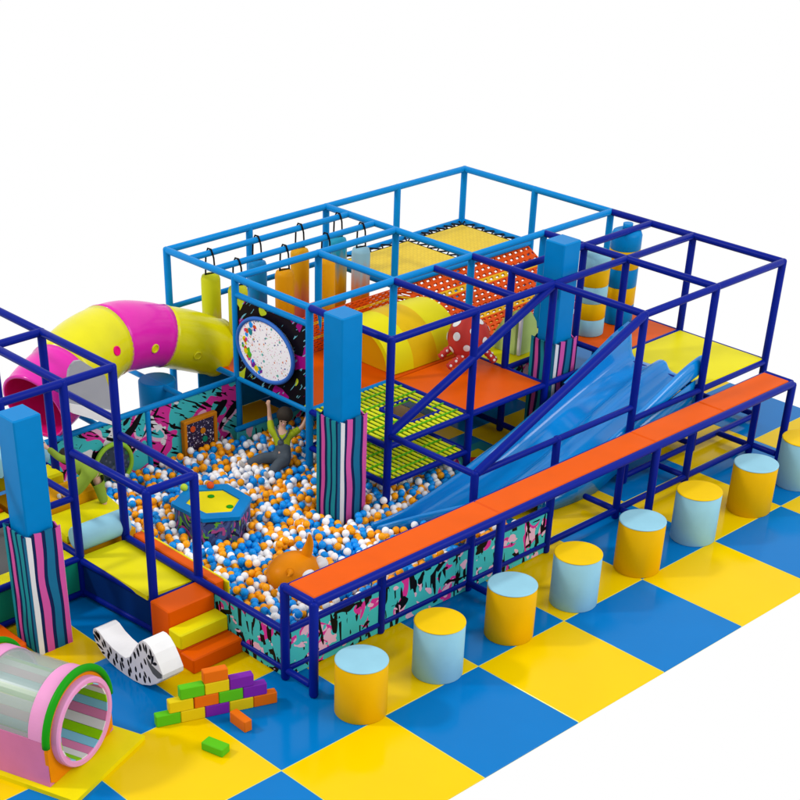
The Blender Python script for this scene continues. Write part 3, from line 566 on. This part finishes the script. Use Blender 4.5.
# ------------------------------------------------------------ foam steps
stp = thing('foam_steps', 'orange and yellow foam steps up to the yellow corridor deck', 'steps', (.53, 1.65, 0))
for (x0, x1, ya, yb, z, m) in [(.32, .77, 1.68, 1.92, .395, 'orange'), (.305, .77, 1.522, 1.68, .262, 'yellow'), (.29, .775, 1.355, 1.522, .13, 'orange')]:
    if m == 'yellow':
        make('tread', MB().box(x0, x1, ya, yb-.002, .13, z, 0, .01), M[m], stp); make('base', MB().box(x0, x1, ya+.002, yb-.002, 0, .129, 0, .004), M['orange'], stp)
    else: make('tread', MB().box(x0, x1, ya, yb-.002, 0, z, 0, .01), M[m], stp)
# ------------------------------------------------------------ zebra rocker
ZB = [(2.103, .2), (2.09, .235), (2.06, .25), (2.015, .245), (1.945, .205), (1.852, .178), (1.756, .165), (1.679, .165), (1.615, .21), (1.57, .28), (1.53, .34), (1.482, .40), (1.44, .435), (1.40, .44), (1.352, .425), (1.30, .38), (1.25, .31), (1.21, .24), (1.215, .20), (1.285, .13), (1.38, .065), (1.487, .02), (1.60, .002), (1.70, 0), (1.80, .004), (1.90, .02), (2.0, .055), (2.075, .12)]
def zmat():
    m = bpy.data.materials.new('zebra_print'); m.use_nodes = True; nt = m.node_tree; N = nt.nodes.new; L = nt.links.new; b = nt.nodes["Principled BSDF"]; b.inputs["Roughness"].default_value = .5
    tc = N("ShaderNodeTexCoord"); mp = N("ShaderNodeMapping"); mp.inputs["Rotation"].default_value = (.55, 0, 0); mp.inputs["Scale"].default_value = (1, 2.4, 1); L(tc.outputs["Object"], mp.inputs[0])
    wv = N("ShaderNodeTexNoise"); wv.inputs["Scale"].default_value = 10; wv.inputs["Detail"].default_value = 1; L(mp.outputs[0], wv.inputs["Vector"])
    t = N("ShaderNodeMath"); t.operation = 'GREATER_THAN'; t.inputs[1].default_value = .545; L(wv.outputs["Fac"], t.inputs[0])
    mix = N("ShaderNodeMix"); mix.data_type = 'RGBA'; mix.inputs[6].default_value = col((214, 213, 216)); mix.inputs[7].default_value = col((30, 30, 34)); L(t.outputs[0], mix.inputs[0]); L(mix.outputs[2], b.inputs["Base Color"]); return m
zb = thing('zebra_rocker', 'small white foam zebra rocker with black stripes beside the foam steps', 'rocker', (0, 1.65, 0))
zx = -.10
make('body', MB().extr(ZB, lambda u, v, t: (t, u, v), zx, zx+.19, 0), [M['white']], zb)
zf = MB(); cen = (1.66, .16); pl = [(cen[0]+(u-cen[0])*.985, cen[1]+(v-cen[1])*.97) for u, v in ZB]
zf.extr(pl, lambda u, v, t: (t, u, v), zx-.004, zx-.0005, 0); rz = random.Random(11)
def slash(u, v, ang, ln, w_):
    dx_, dz_ = math.cos(ang), math.sin(ang); P_ = []
    for t_, k_ in ((-1, .3), (-.4, 1), (.4, .9), (1, .15)): P_.append((u+dx_*ln*t_-dz_*w_*k_, v+dz_*ln*t_+dx_*w_*k_))
    for t_, k_ in ((1, .15), (.4, .9), (-.4, 1), (-1, .3)): P_.append((u+dx_*ln*t_+dz_*w_*k_, v+dz_*ln*t_-dx_*w_*k_))
    zf.extr(P_, lambda a_, b_, t: (t, a_, b_), zx-.0065, zx-.0042, 1)
for k in range(0, 60):
    q = k/60*len(ZB); i0 = int(q) % len(ZB); i1 = (i0+1) % len(ZB); fq = q-int(q); u = ZB[i0][0]*(1-fq)+ZB[i1][0]*fq; v = ZB[i0][1]*(1-fq)+ZB[i1][1]*fq
    cu, cv = max(1.32, min(1.95, u)), (.10 if u > 1.5 else .27); d_ = math.hypot(cu-u, cv-v)
    if d_ < .03 or (u < 1.36 and v < .30): continue
    ln = min(.042, d_*.42)*rz.uniform(.7, 1.1); a_ = math.atan2(cv-v, cu-u)+rz.uniform(-.3, .3); o_ = ln*1.25+.010
    if k % 2 == 0: slash(u+math.cos(a_)*o_, v+math.sin(a_)*o_, a_, ln, rz.uniform(.009, .015))
for u, v in ((1.80, .09), (1.72, .085), (1.62, .09), (1.55, .13), (1.47, .2), (1.42, .26), (1.50, .10), (1.43, .14), (1.9, .11), (1.97, .15), (1.38, .12)): slash(u, v, 1.3+rz.uniform(-.4, .4), .026, .011)
make('print', zf, [M['slatw'], M['black']], zb)
make('eye', MB().lathe([(.018, 0), (.018, .004)], 16, mtx=Matrix.Translation((zx-.005, 1.36, .33)) @ Matrix.Rotation(-math.pi/2, 4, 'Y')), M['black'], zb)
make('muzzle', MB().extr([(1.225, .21), (1.215, .245), (1.27, .255), (1.34, .27), (1.40, .31), (1.38, .25), (1.33, .20), (1.27, .185)], lambda u, v, t: (t, u, v), zx-.007, zx-.0045), M['dgrey'], zb)
# ------------------------------------------------------------ toy bricks
bo = Vector((-.345, .985, 0)); bd = Vector((.932, -.362, 0)).normalized(); bn = Vector((-bd.y, bd.x, 0)); bl = .186; bh = .098; bang = math.atan2(bd.y, bd.x)
bm_ = {'g': ('bgreen', 'green'), 'y': ('byellow', 'yellow'), 'p': ('purple', 'purple'), 'o': ('borange', 'orange')}
rows = [[(0, 'g', 'at the left foot of the brick wall'), (1, 'y', 'in the bottom row, right of the green end brick'), (2, 'p', 'in the bottom row, under the green and orange bricks'), (3, 'y', 'in the bottom row, left of the orange end brick'), (4, 'o', 'at the right foot of the brick wall')],
        [(.55, 'y', 'at the left end of the second row'), (1.58, 'o', 'in the second row, right of a yellow brick'), (2.58, 'g', 'in the middle of the second row'), (3.58, 'p', 'at the right end of the second row')],
        [(1.02, 'g', 'at the left end of the third row'), (2.03, 'y', 'in the third row under the topmost orange brick'), (3.04, 'p', 'at the right end of the third row')], [(2.0, 'o', 'on the very top of the brick wall')]]
def brick(loc, ang, key, where, tilt=0):
    mb = MB().box(-bl/2+.001, bl/2-.001, -.034, .034, 0, bh-.0015, 0, .006); o = make('toy_brick', mb, M[bm_[key][0]]); o.location = loc; o.rotation_euler = (tilt, 0, ang)
    tag(o, '%s foam brick %s' % (bm_[key][1], where), 'toy brick', 'foam bricks in the little wall'); return o
for rI, row in enumerate(rows):
    for off, key, where in row:
        c = bo+bd*(off*bl+bl/2)+bn*.034+Vector((0, 0, rI*bh)); brick(c, bang, key, where)
brick((.13, .60, 0), -1.62, 'o', 'lying loose in front of the purple brick'); 
b_ = brick((-.165, .49, .068), -.78, 'g', 'lying flat alone on the yellow mat', 0); b_.location = (-.15, .50, .034); b_.rotation_euler = (math.pi/2, 0, -1.3)
# ------------------------------------------------------------ pastel tunnel
TO = Vector((-.995+.02, .978+.02, 0)); TW = Vector((.937, .35, 0)); TA = Vector((-.35, .937, 0)); zc = .36
def tl(w, a, z): return TO+TW*w+TA*a+Vector((0, 0, z))
tn = thing('tunnel', 'pastel pink crawl tunnel with milky windows and a rainbow slatted inside', 'tunnel', TO)
LEN = .74; hw = .365
make('mat_base', MB().extr([(-.43, -.235), (.43, -.235), (.43, LEN+.25), (-.43, LEN+.25)], lambda u, v, t: tl(u, v, t), 0, .035), M['tyellow'], tn)
# side walls
for s in (-1, 1):
    make('side_wall', MB().extr([(s*.385, .037), (s*hw, zc+.02), (s*(hw-.05), zc+.02), (s*.31, .037)], lambda u, v, t: tl(u, t, v), .006, LEN), M['tpink2'], tn)
def arcp(r, a0, a1, n=44): return [(r*math.cos(a0+(a1-a0)*k/n), zc+r*math.sin(a0+(a1-a0)*k/n)) for k in range(n+1)]
def shell(a0, a1, t0, t1, ro, ri, m, name, lab=None):
    P = arcp(ro, a0, a1)+arcp(ri, a1, a0); make(name, MB().extr(P, lambda u, v, t: tl(u, t, v), t0, t1), m, tn, lab)
shell(.06, math.pi-.06, .035, .16, hw, hw-.03, M['tpink'], 'roof_band'); shell(.06, math.pi-.06, LEN-.14, LEN-.03, hw, hw-.03, M['tpink'], 'roof_band')
gl = bpy.data.materials.new('milky_film'); gl.use_nodes = True; b = gl.node_tree.nodes["Principled BSDF"]; b.inputs["Base Color"].default_value = col((196, 214, 206)); b.inputs["Roughness"].default_value = .25; b.inputs["Alpha"].default_value = .42
shell(.06, math.pi-.06, .16, LEN-.14, hw-.006, hw-.016, gl, 'window')
for t in (0, LEN):
    mb = MB().sweep([tl((hw+.012)*math.cos(a), t+.005, zc+(hw+.012)*math.sin(a)) for a in [math.pi*k/30 for k in range(31)]], .028, 12); make('arch', mb, M['green'], tn)
# front board with hole
fb = MB(); NB = 48; out = []; inn = []
for k in range(NB):
    a = 2*math.pi*k/NB; c_, s_ = math.cos(a), math.sin(a); inn.append((.29*c_, zc+.29*s_))
    if s_ >= 0: out.append((hw*c_, zc+hw*s_))
    else:
        t = min((zc-.037)/max(1e-6, -s_), .375/max(1e-6, abs(c_))); out.append((t*c_, zc+t*s_))
for t in (.0, LEN-.03):
    fb = MB(); vs = []
    for tt_ in (t, t+.03):
        vs += [tl(u, tt_, v) for u, v in out]+[tl(u, tt_, v) for u, v in inn]
    fs = []
    for k in range(NB):
        j = (k+1) % NB; fs += [[k, j, NB+j, NB+k], [2*NB+k, 3*NB+k, 3*NB+j, 2*NB+j], [k, 2*NB+k, 2*NB+j, j], [NB+k, NB+j, 3*NB+j, 3*NB+k]]
    fb.add(vs, fs, 0); make('end_board', fb, M['torange'], tn)
mb = MB(); RR = [tl(.295*math.cos(a), -.045, zc+.295*math.sin(a)) for a in [2*math.pi*k/48 for k in range(49)]]
prof = [(.326, .02), (.326, -.045), (.318, -.056), (.290, -.056), (.280, -.045), (.280, .02)]
vs = []; nP = len(prof)
for k in range(64):
    a = 2*math.pi*k/64
    for r, t in prof: vs.append(tl(r*math.cos(a), t, zc+r*math.sin(a)))
mb.add(vs, [[k*nP+i, k*nP+(i+1) % nP, ((k+1) % 64)*nP+(i+1) % nP, ((k+1) % 64)*nP+i] for k in range(64) for i in range(nP)], 0, False); make('mouth_ring', mb, M['tpink'], tn)
mb = MB(); sl_ = ['slatg', 'slatw', 'slatp', 'slatb']; NSL = 24
for k in range(NSL):
    a0 = 2*math.pi*k/NSL; a1 = 2*math.pi*(k+1)/NSL-.01; P = [(r*math.cos(a), zc+r*math.sin(a)) for r, a in ((.282, a0), (.282, (a0+a1)/2), (.282, a1), (.272, a1), (.270, (a0+a1)/2), (.272, a0))]
    mb.extr(P, lambda u, v, t: tl(u, t, v), -.045, LEN, k % 4)
make('slats', mb, [M[q] for q in sl_], tn)
# ------------------------------------------------------------ yellow arch on the deck
ya_ = thing('arch_tunnel', 'yellow and amber arched soft tunnel on the orange deck', 'arch', (4.8, 3.85, .66))
segs = [(4.30, 4.60, 'yellow'), (4.60, 4.92, 'amber'), (4.92, 5.28, 'yellow')]
yr, zr, yc = .46, .40, 3.84
for x0, x1, m in segs:
    mb = MB(); vs = []; nA = 28
    for x, inn_ in ((x0, 0), (x1, 0), (x1, 1), (x0, 1)):
        for k in range(nA+1):
            a = math.pi*k/nA; q = 0 if not inn_ else .05; bul = 1+.05*math.sin(math.pi*min(1, max(0, (x-4.3)/.98)))
            vs.append((x, yc+(yr-q)*bul*math.cos(a), .664+(zr-q)*bul*math.sin(a)))
    n1 = nA+1; fs = []
    for (A_, B_) in ((0, 1), (1, 2), (2, 3), (3, 0)):
        for k in range(nA): fs.append([A_*n1+k, A_*n1+k+1, B_*n1+k+1, B_*n1+k])
    mb.add(vs, fs, 0, True); o = make('arch_segment', mb, MC['arch_amber'] if m == 'amber' and 'arch_amber' in MC else (mat('arch_amber', (246, 200, 10), .42) if m == 'amber' else M[m]), ya_); md = o.modifiers.new('e', 'EDGE_SPLIT')
make('end_wall', MB().extr([(yc+(yr-.055)*math.cos(math.pi*k/28), .664+(zr-.055)*math.sin(math.pi*k/28)) for k in range(29)], lambda u, v, t: (t, u, v), 4.34, 4.37), M['amber'], ya_)
# ------------------------------------------------------------ spotted doll
dl = thing('spotted_doll', 'round red inflatable doll with white spots and stubby arms on the orange deck', 'doll', (5.04, 3.06, .66))
hc = Vector((5.05, 3.08, .94)); hr = .205
make('head', MB().ball(hc, hr, 0, 32, 20, (1, 1, 1.02)), mat('doll_red', (212, 66, 60), .4), dl)
def spot_disc(d, r, rad=.05, c=hc, R_=hr):
    d = d.normalized(); mt = Matrix.Translation(c) @ d.to_track_quat('Z', 'Y').to_matrix().to_4x4(); mb = MB(); vs = []; n = 18; vs.append((0, 0, R_*1.02+.004))
    for q in (.5, 1):
        for k in range(n):
            a = 2*math.pi*k/n; rr_ = rad*q; vs.append((rr_*math.cos(a), rr_*math.sin(a), math.sqrt(max(0, (R_*1.02+(.004 if q < 1 else .001))**2-rr_**2))))
    vs = [mt @ Vector(v) for v in vs]; fs = [[0, 1+k, 1+(k+1) % n] for k in range(n)]+[[1+k, 1+n+k, 1+n+(k+1) % n, 1+(k+1) % n] for k in range(n)]
    mb.add(vs, fs, 0, True); return mb
g = (1+5**.5)/2
for k in range(22):
    zz = 1-2*(k+.5)/22; ph = 2*math.pi*k/g+1.2; d = Vector((math.sqrt(1-zz*zz)*math.cos(ph), math.sqrt(1-zz*zz)*math.sin(ph), zz)); make('spot', spot_disc(d, hr, .034+.014*((k*7) % 3)/2), M['white'], dl)
for P_ in ([(4.97, 3.17, .86), (4.91, 3.23, .80), (4.86, 3.27, .73)], [(4.95, 3.02, .82), (4.86, 3.06, .76), (4.79, 3.09, .70)], [(5.16, 2.97, .82), (5.21, 2.93, .76), (5.24, 2.89, .70)]):
    mb = MB(); cv = bez([list(p) for p in P_], 5); n_ = len(cv); mb.sweep([p[:3] for p in cv], [.034+.006*math.sin(i*3) for i in range(n_-1)]+[.02], 14)
    l = make('limb', mb, MC['doll_red'], dl); sp = MB()
    for k in (2, 5, 8):
        c = Vector(cv[k][:3])
        for d in (Vector((-.6, -.8, .4)), Vector((.2, -.5, .9))): sp2 = spot_disc(d, 0, .013, c, .038); sp.add(sp2.v, sp2.f, 0, True)
    make('spots', sp, M['white'], l)
# ------------------------------------------------------------ green cactus panels
cg = mat('cactus_green', (204, 234, 140), .45)
ct = thing('cactus_panels', 'pale green soft cactus of two upright leaf panels on the yellow deck', 'soft cactus', (5.6, 2.9, .66))
leaf = [(0, .664), (.24, .664), (.24, .80), (.20, .96), (.12, 1.07), (0, 1.12)]
leaf2 = [(0, .664), (.36, .664), (.34, .72), (.24, .88), (.13, 1.04), (0, 1.12)]
make('leaf', MB().extr(leaf, lambda u, v, t: (5.62+u, 2.92+t, v), -.02, .02), cg, ct); make('leaf', MB().extr(leaf2, lambda u, v, t: (5.60+t, 2.95+u, v), -.02, .02), cg, ct)
make('seam', MB().box(5.585, 5.618, 2.89, 2.93, .664, 1.13, 0, .008), M['white'], ct)
# ------------------------------------------------------------ striped standing rollers
def sroll(x, y, z0, z1, r, cols, label):
    P = thing('standing_roller', label, 'soft roller', (x, y, z0), 'striped standing rollers on the upper deck'); n = len(cols)
    for k, c in enumerate(cols):
        za = z0+(z1-z0)*k/n; zb_ = z0+(z1-z0)*(k+1)/n; pr = [(r*.97, za), (r, za+.006), (r, zb_-.006), (r*.97, zb_)]
        if k == n-1: pr = [(r*.97, za), (r, za+.006), (r, zb_-.05), (r*.9, zb_-.015), (r*.7, zb_)]
        make('band', MB().lathe(pr, 36, center=(x, y)), M[c], P)
sroll(6.60, 2.86, .664, 1.50, .15, ['lblue', 'stooly', 'lblue', 'stooly', 'lblue'], 'pale blue and yellow banded roller next to the blue padded pole')
sroll(7.08, 2.88, .664, 1.60, .155, ['poleblue', 'stooly', 'poleblue', 'stooly', 'poleblue'], 'mid blue and yellow banded roller nearest the back corner')
make('cap', MB().lathe([(.05, 1.6), (.05, 1.66)], 16, center=(7.08, 2.88)), M['poleblue'], [o for o in S.collection.objects if o.name == 'standing_roller.001'][0])
# ------------------------------------------------------------ hexagonal table in the pit
HX = [(1.528, 3.222), (1.845, 3.402), (2.128, 3.203), (2.12, 2.847), (1.816, 2.643), (1.55, 2.82)]
hcx = sum(p[0] for p in HX)/6; hcy = sum(p[1] for p in HX)/6
ht = thing('hexagon_table', 'blue hexagonal play table with a yellow top and reef print sides among the balls', 'play table', (hcx, hcy, 0))
make('body', MB().extr([((x-hcx)*.95+hcx, (y-hcy)*.95+hcy) for x, y in HX], lambda u, v, t: (u, v, t), 0, .28), G4, ht)
sc_ = lambda s, P=HX: [((x-hcx)*s+hcx, (y-hcy)*s+hcy) for x, y in P]
o1, i1 = sc_(1.0), sc_(.68); mb = MB(); vs = [(x, y, z) for z in (.278, .312) for P in (o1, i1) for x, y in P]
fs = []
for k in range(6):
    j = (k+1) % 6; fs += [[k, j, 6+j, 6+k], [12+k, 18+k, 18+j, 12+j], [k, 12+k, 12+j, j], [6+k, 6+j, 18+j, 18+k]]
mb.add(vs, fs); make('rim', mb, M['poleblue'], ht)
make('top', MB().extr(sc_(.675), lambda u, v, t: (u, v, t), .282, .300), M['tyellow'], ht)
for (x, y) in ((1.88, 3.12), (1.88, 2.86)): make('button', MB().lathe([(.03, .3005), (.03, .306), (.022, .309)], 20, center=(x, y)), M['green'], ht)
# ------------------------------------------------------------ orange toy
dn = thing('rocking_toy', 'round orange toy with a pointed horn, half sunk in the balls', 'toy', (1.72, 1.84, 0))
make('body', MB().ball((1.71, 1.83, .15), .215, 0, 36, 22, (1.14, .94, .80)), M['dino'], dn)
mb = MB(); cv = bez([[1.82, 1.80, .28], [1.84, 1.78, .38], [1.83, 1.76, .46], [1.81, 1.745, .51]], 5); n_ = len(cv); mb.sweep([p for p in cv], [.050*(1-i/(n_-1))**.9+.003 for i in range(n_)], 14); make('horn', mb, M['dino'], dn)
mb = MB(); cv = bez([[1.58, 1.72, .25], [1.545, 1.675, .275], [1.50, 1.66, .26]], 4); n_ = len(cv); mb.sweep(cv, [.032*(1-i/(n_-1))+.004 for i in range(n_)], 10); make('ear', mb, M['dino'], dn)
make('eye', MB().ball((1.92, 1.72, .20), .06, 0, 20, 12), M['white'], dn); make('eye', MB().ball((1.715, 1.655, .21), .05, 0, 20, 12, (1.3, .8, .7)), M['white'], dn)
# ------------------------------------------------------------ children
def skinm(name, pts, edges, mt, parent, sub=2):
    me = bpy.data.meshes.new(name); off = Vector(parent_world(parent)); me.from_pydata([tuple(Vector(p[:3])-off) for p in pts], edges, []); o = bpy.data.objects.new(name, me); S.collection.objects.link(o); o.parent = parent
    md = o.modifiers.new('skin', 'SKIN'); md.use_smooth_shade = True
    sv = me.skin_vertices[0].data
    for i, p in enumerate(pts): sv[i].radius = (p[3], p[3]) if len(p) == 4 else (p[3], p[4])
    sv[0].use_root = True
    if sub: sm = o.modifiers.new('sub', 'SUBSURF'); sm.levels = sub; sm.render_levels = sub
    me.materials.append(mt); return o
def child(J, label, cat, loc, M_top, M_leg, M_shoe, overalls, face, onesie=False):
    P = thing('person', label, cat, loc); V = Vector
    j = {k: V(v) for k, v in J.items()}
    pts = []; ed = []
    def ad(p, r, par=None):
        pts.append((p[0], p[1], p[2], r)); i = len(pts)-1
        if par is not None: ed.append((par, i))
        return i
    pel = ad(j['pel'], .060); ch = ad(j['chest'], .058, pel); nk = ad(j['neck'], .026, ch); hd = ad(j['head']-(j['head']-j['neck'])*.25, .045, nk); ad(j['head']+(j['head']-j['neck'])*.35, .06, hd)
    for s in 'LR':
        sh = ad(j['sh'+s], .030, ch); el = ad(j['el'+s], .022, sh); wr = ad(j['ha'+s]-(j['ha'+s]-j['el'+s])*.18, .015, el)
        pm = ad(j['ha'+s], .018, wr); d = (j['ha'+s]-j['el'+s]).normalized(); sd = d.cross(V((.6, .7, -.4))).normalized()
        for q, ln in ((-1.5, .030), (-.5, .036), (.5, .034), (1.5, .028)): ad(j['ha'+s]+sd*q*.010+d*ln+V((0, 0, .004)), .0052, pm)
        ad(j['ha'+s]+sd*.026+d*.008, .006, pm)
        hp = ad(j['hip'+s], .045, pel); kn = ad(j['kn'+s], .034, hp); ad(j['ft'+s], .022, kn)
    skinm('body', pts, ed, M['skin'], P, 2)
    f = V(face).normalized(); up = (j['head']-j['neck']).normalized(); rt_ = f.cross(up).normalized(); h = j['head']
    make('hair', MB().ball(h+up*.03-f*.028, .078, 0, 22, 14, (1, 1, .96)), M['hair'], P)
    for s in (-1, 1): make('eye', MB().ball(h+f*.066+rt_*s*.026-up*.005, .008, 0, 10, 8), M['black'], P)
    make('pocket', MB().ball(j['chest']-up*.03+f*.055, .032, 0, 14, 10, (1.1, 1.1, 1.2)), M_leg, P) if overalls else None
    make('nose', MB().ball(h+f*.074-up*.02, .009, 0, 10, 8), M['skin'], P); make('mouth', MB().ball(h+f*.060-up*.038, .010, 0, 10, 8, (1, 1, .35)), M['slatp'], P)
    if onesie:
        p4 = [(*j['pel'], .088), (*j['pel'].lerp(j['chest'], .5), .088), (*j['chest'], .080), (*j['neck'], .040)]; e4 = [(0, 1), (1, 2), (2, 3)]
        for s in 'LR':
            i = len(p4); p4 += [(*j['sh'+s], .042), (*j['el'+s], .034), (*j['el'+s].lerp(j['ha'+s], .8), .026)]; e4 += [(2, i), (i, i+1), (i+1, i+2)]
            i = len(p4); p4 += [(*j['hip'+s], .066), (*j['kn'+s], .050), (*j['kn'+s].lerp(j['ft'+s], .85), .040)]; e4 += [(0, i), (i, i+1), (i+1, i+2)]
        skinm('suit', p4, e4, M_top, P, 2)
        for s in 'LR': skinm('shoe', [(*j['ft'+s], .030), (*(j['ft'+s]+V(J['toe'])*.05), .026)], [(0, 1)], M_shoe, P, 1)
        return P
    # shirt with sleeves
    pts2 = [(*j['pel'].lerp(j['chest'], -.1), .074), (*j['chest'], .060 if overalls else .070), (*j['chest'].lerp(j['neck'], .7), .040)]; e2 = [(0, 1), (1, 2)]
    for s in 'LR':
        i = len(pts2); pts2 += [(*j['sh'+s], .038), (*j['sh'+s].lerp(j['el'+s], .8), .032)]; e2 += [(1, i), (i, i+1)]
    skinm('shirt', pts2, e2, M_top, P, 2)
    pts3 = [(*j['pel'], .084)]; e3 = []
    if overalls: pts3.append((*(j['pel'].lerp(j['chest'], .92)+f*.012), .080)); e3.append((0, 1))
    for s in 'LR':
        i = len(pts3); pts3 += [(*j['hip'+s], .066), (*j['kn'+s], .052), (*j['kn'+s].lerp(j['ft'+s], .85), .045)]; e3 += [(0, i), (i, i+1), (i+1, i+2)]
    skinm('trousers', pts3, e3, M_leg, P, 2)
    if overalls:
        for s in 'LR':
            a = j['sh'+s].lerp(j['neck'], .35); mb = MB().sweep([a+V((0, 0, .035))+f*.02, a.lerp(j['chest'], .5)+f*.06, j['chest']+f*.07], .009, 8); make('strap', mb, M_leg, P)
    for s in 'LR':
        d = (j['ft'+s]-j['kn'+s]).normalized(); skinm('shoe', [(*(j['ft'+s]-d*.01), .026), (*(j['ft'+s]+V((0, 0, -.0))+d*.02+V(J['toe'])*.03), .026), (*(j['ft'+s]+d*.02+V(J['toe'])*.075), .018)], [(0, 1), (1, 2)], M_shoe, P, 1)
    return P
child(dict(pel=(3.05, 3.50, .16), chest=(3.08, 3.56, .34), neck=(3.11, 3.59, .43), head=(3.12, 3.57, .515), shL=(3.03, 3.65, .395), shR=(3.17, 3.49, .385), elL=(3.07, 3.72, .50), haL=(3.06, 3.72, .63), elR=(3.23, 3.44, .44), haR=(3.29, 3.43, .55),
   hipL=(3.01, 3.56, .15), hipR=(3.03, 3.45, .15), knL=(2.86, 3.60, .19), knR=(2.90, 3.40, .19), ftL=(2.70, 3.66, .13), ftR=(2.74, 3.36, .12), toe=(-.3, 0, 1)), 'child in grey overalls and lime shirt sitting in the balls with both arms raised', 'person', (3.05, 3.54, 0), M['shirt'], M['denim'], M['shoe'], True, (-.65, -.75, .0))
child(dict(pel=(.84, 3.40, .78), chest=(.80, 3.50, .83), neck=(.79, 3.56, .85), head=(.775, 3.615, .86), shL=(.76, 3.52, .86), shR=(.84, 3.54, .83), elL=(.69, 3.60, .87), haL=(.64, 3.74, .95), elR=(.86, 3.62, .76), haR=(.86, 3.72, .70),
   hipL=(.80, 3.38, .75), hipR=(.88, 3.39, .75), knL=(.70, 3.44, .62), knR=(.898, 3.36, .605), ftL=(.58, 3.46, .62), ftR=(.915, 3.33, .46), toe=(-.6, .6, -.3)), 'child in a green outfit climbing along the corridor behind the navy posts', 'person', (.84, 3.4, .4), M['gsuit'], M['gsuit'], M['shoe'], False, (-.1, .9, .1), True)
# ------------------------------------------------------------ balls
BR = .034
def inpoly(x, y, P, pad=0):
    c = True
    for (ax, ay), (bx, by) in zip(P, P[1:]+P[:1]):
        if ((bx-ax)*(y-ay)-(by-ay)*(x-ax)) > 0+pad: c = False
    return c
HXb = sc_(1.02)
allb = []
dx, dy = BR*2.02, BR*1.75
for layer in range(3):
    keep = (1, .72, .16)[layer]; jy = 0; y = .91
    while y < 4.30:
        x = .835+(dx/2 if (jy+layer) % 2 else 0); jy += 1
        while x < 4.20:
            px_, py_ = x+R.gauss(0, .006)+layer*dx*.3, y+R.gauss(0, .006)+(layer == 1)*dy*.4; pz = BR+layer*BR*1.45+R.random()*.018+.006*math.sin(px_*7)*math.cos(py_*5)
            x += dx
            if R.random() > keep: continue
            if px_ < 1.02 and 1.58 < py_ < 2.92: continue
            if px_ < .85 or px_ > 4.19 or py_ > 4.31 or (px_ > 3.02 and py_ > 4.15): continue
            if inpoly(px_, py_, HXb): continue
            if 2.64 < px_ < 3.03 and 2.28 < py_ < 2.68: continue
            if ((px_-1.71)/.2)**2+((py_-1.83)/.17)**2 < 1: continue
            if 2.75 < px_ < 4.2:
                n0 = interp(px_, nt_[::-1]); n1 = interp(px_, ft_[::-1])
                if n0-.03 < py_ < n1+.03: continue
            elif px_ >= 4.2: continue
            if px_ > 3.76 and py_ < 2.2: continue
            if abs(px_-3.05) < .07 and abs(py_-3.55) < .1 and layer < 1: pass
            allb.append((px_, py_, pz))
        y += dy
def visible(b):
    x, y, z = b
    t = (y-.85)/(y-CY); za = z+(CZ-z)*t; xa_ = x+(CX-x)*t
    if xa_ > .76 and (za < .47 or .50 < za < .86): return False
    t = (x-.78)/(x-CX); zl = z+(CZ-z)*t; yl = y+(CY-y)*t
    if yl > .85 and zl < .45: return False
    return True
vis = [b for b in allb if visible(b)]
vis.sort(key=lambda b: (b[0]-CX)**2+(b[1]-CY)**2+(b[2]-CZ)**2)
solo_set = set(vis[:298]); rest = [b for b in allb if b not in solo_set]
def cluster(b):
    v = math.sin(b[0]*5.1+1)*math.cos(b[1]*6.3)+math.sin(b[0]*2.3-b[1]*3.7)
    q = R.random()
    w_o = .32+.05*v; 
    return 2 if q < w_o else (0 if q < w_o+.34 else 1)
pm = {}
for ci, (mn, nm) in enumerate((('ballb', 'blue'), ('ballw', 'white'), ('ballo', 'orange'))):
    mb = MB().ball((0, 0, 0), BR, 0, 18, 12); me = bpy.data.meshes.new('play_ball_'+nm); me.from_pydata(mb.v, [], mb.f); me.materials.append(M[mn]); me.polygons.foreach_set('use_smooth', [True]*len(mb.f)); pm[ci] = (me, nm)
for b in vis[:298]:
    c = cluster(b); o = bpy.data.objects.new('play_ball', pm[c][0]); S.collection.objects.link(o); o.location = b
    x, y = b[0], b[1]
    where = ('at the front corner below the left bench end' if x < 1.15 and y < 1.6 else 'between the foam steps and the orange toy' if x < 1.5 and y < 2.0 else 'under the long bench, seen past its edge' if y < 1.5 else 'next to the yellow strip of the orange ledge' if x < 1.25 else
             'close round the horned orange toy' if y < 2.1 and x < 2.05 else 'between the orange toy and the hexagonal table' if x < 1.9 else 'between the orange toy and the striped pole')
    tag(o, 'small %s plastic ball %s' % (pm[c][1], where), 'ball', 'plastic balls in the ball pit')
for loc, mn, lb in (((1.97, 3.24, .335), 'ballr', 'single red-orange ball by the far edge of the hexagonal table'), ((1.77, 3.36, .335), 'ballg', 'single pale lime ball on the far rim of the hexagonal table')):
    o = solo('play_ball', MB().ball(loc, BR, 0, 18, 12), M[mn], lb, 'ball', loc, 'plastic balls in the ball pit')
# the remaining balls as one object
tb = MB().ball((0, 0, 0), BR, 0, 12, 8); tv = np.array(tb.v); nv = len(tv); C_ = np.array(rest); V_ = (C_[:, None, :]+tv[None]).reshape(-1, 3)
me = bpy.data.meshes.new('play_balls'); faces = []; mi = []
for i in range(len(rest)):
    c = cluster(rest[i]); faces += [[q+i*nv for q in f] for f in tb.f]; mi += [c]*len(tb.f)
me.from_pydata(V_.tolist(), [], faces); me.materials.append(M['ballb']); me.materials.append(M['ballw']); me.materials.append(M['ballo'])
me.polygons.foreach_set('material_index', mi); me.polygons.foreach_set('use_smooth', [True]*len(mi))
o = bpy.data.objects.new('play_balls', me); S.collection.objects.link(o); tag(o, 'mass of blue, white and orange plastic balls filling the pit', 'ball pit balls', None, 'stuff')
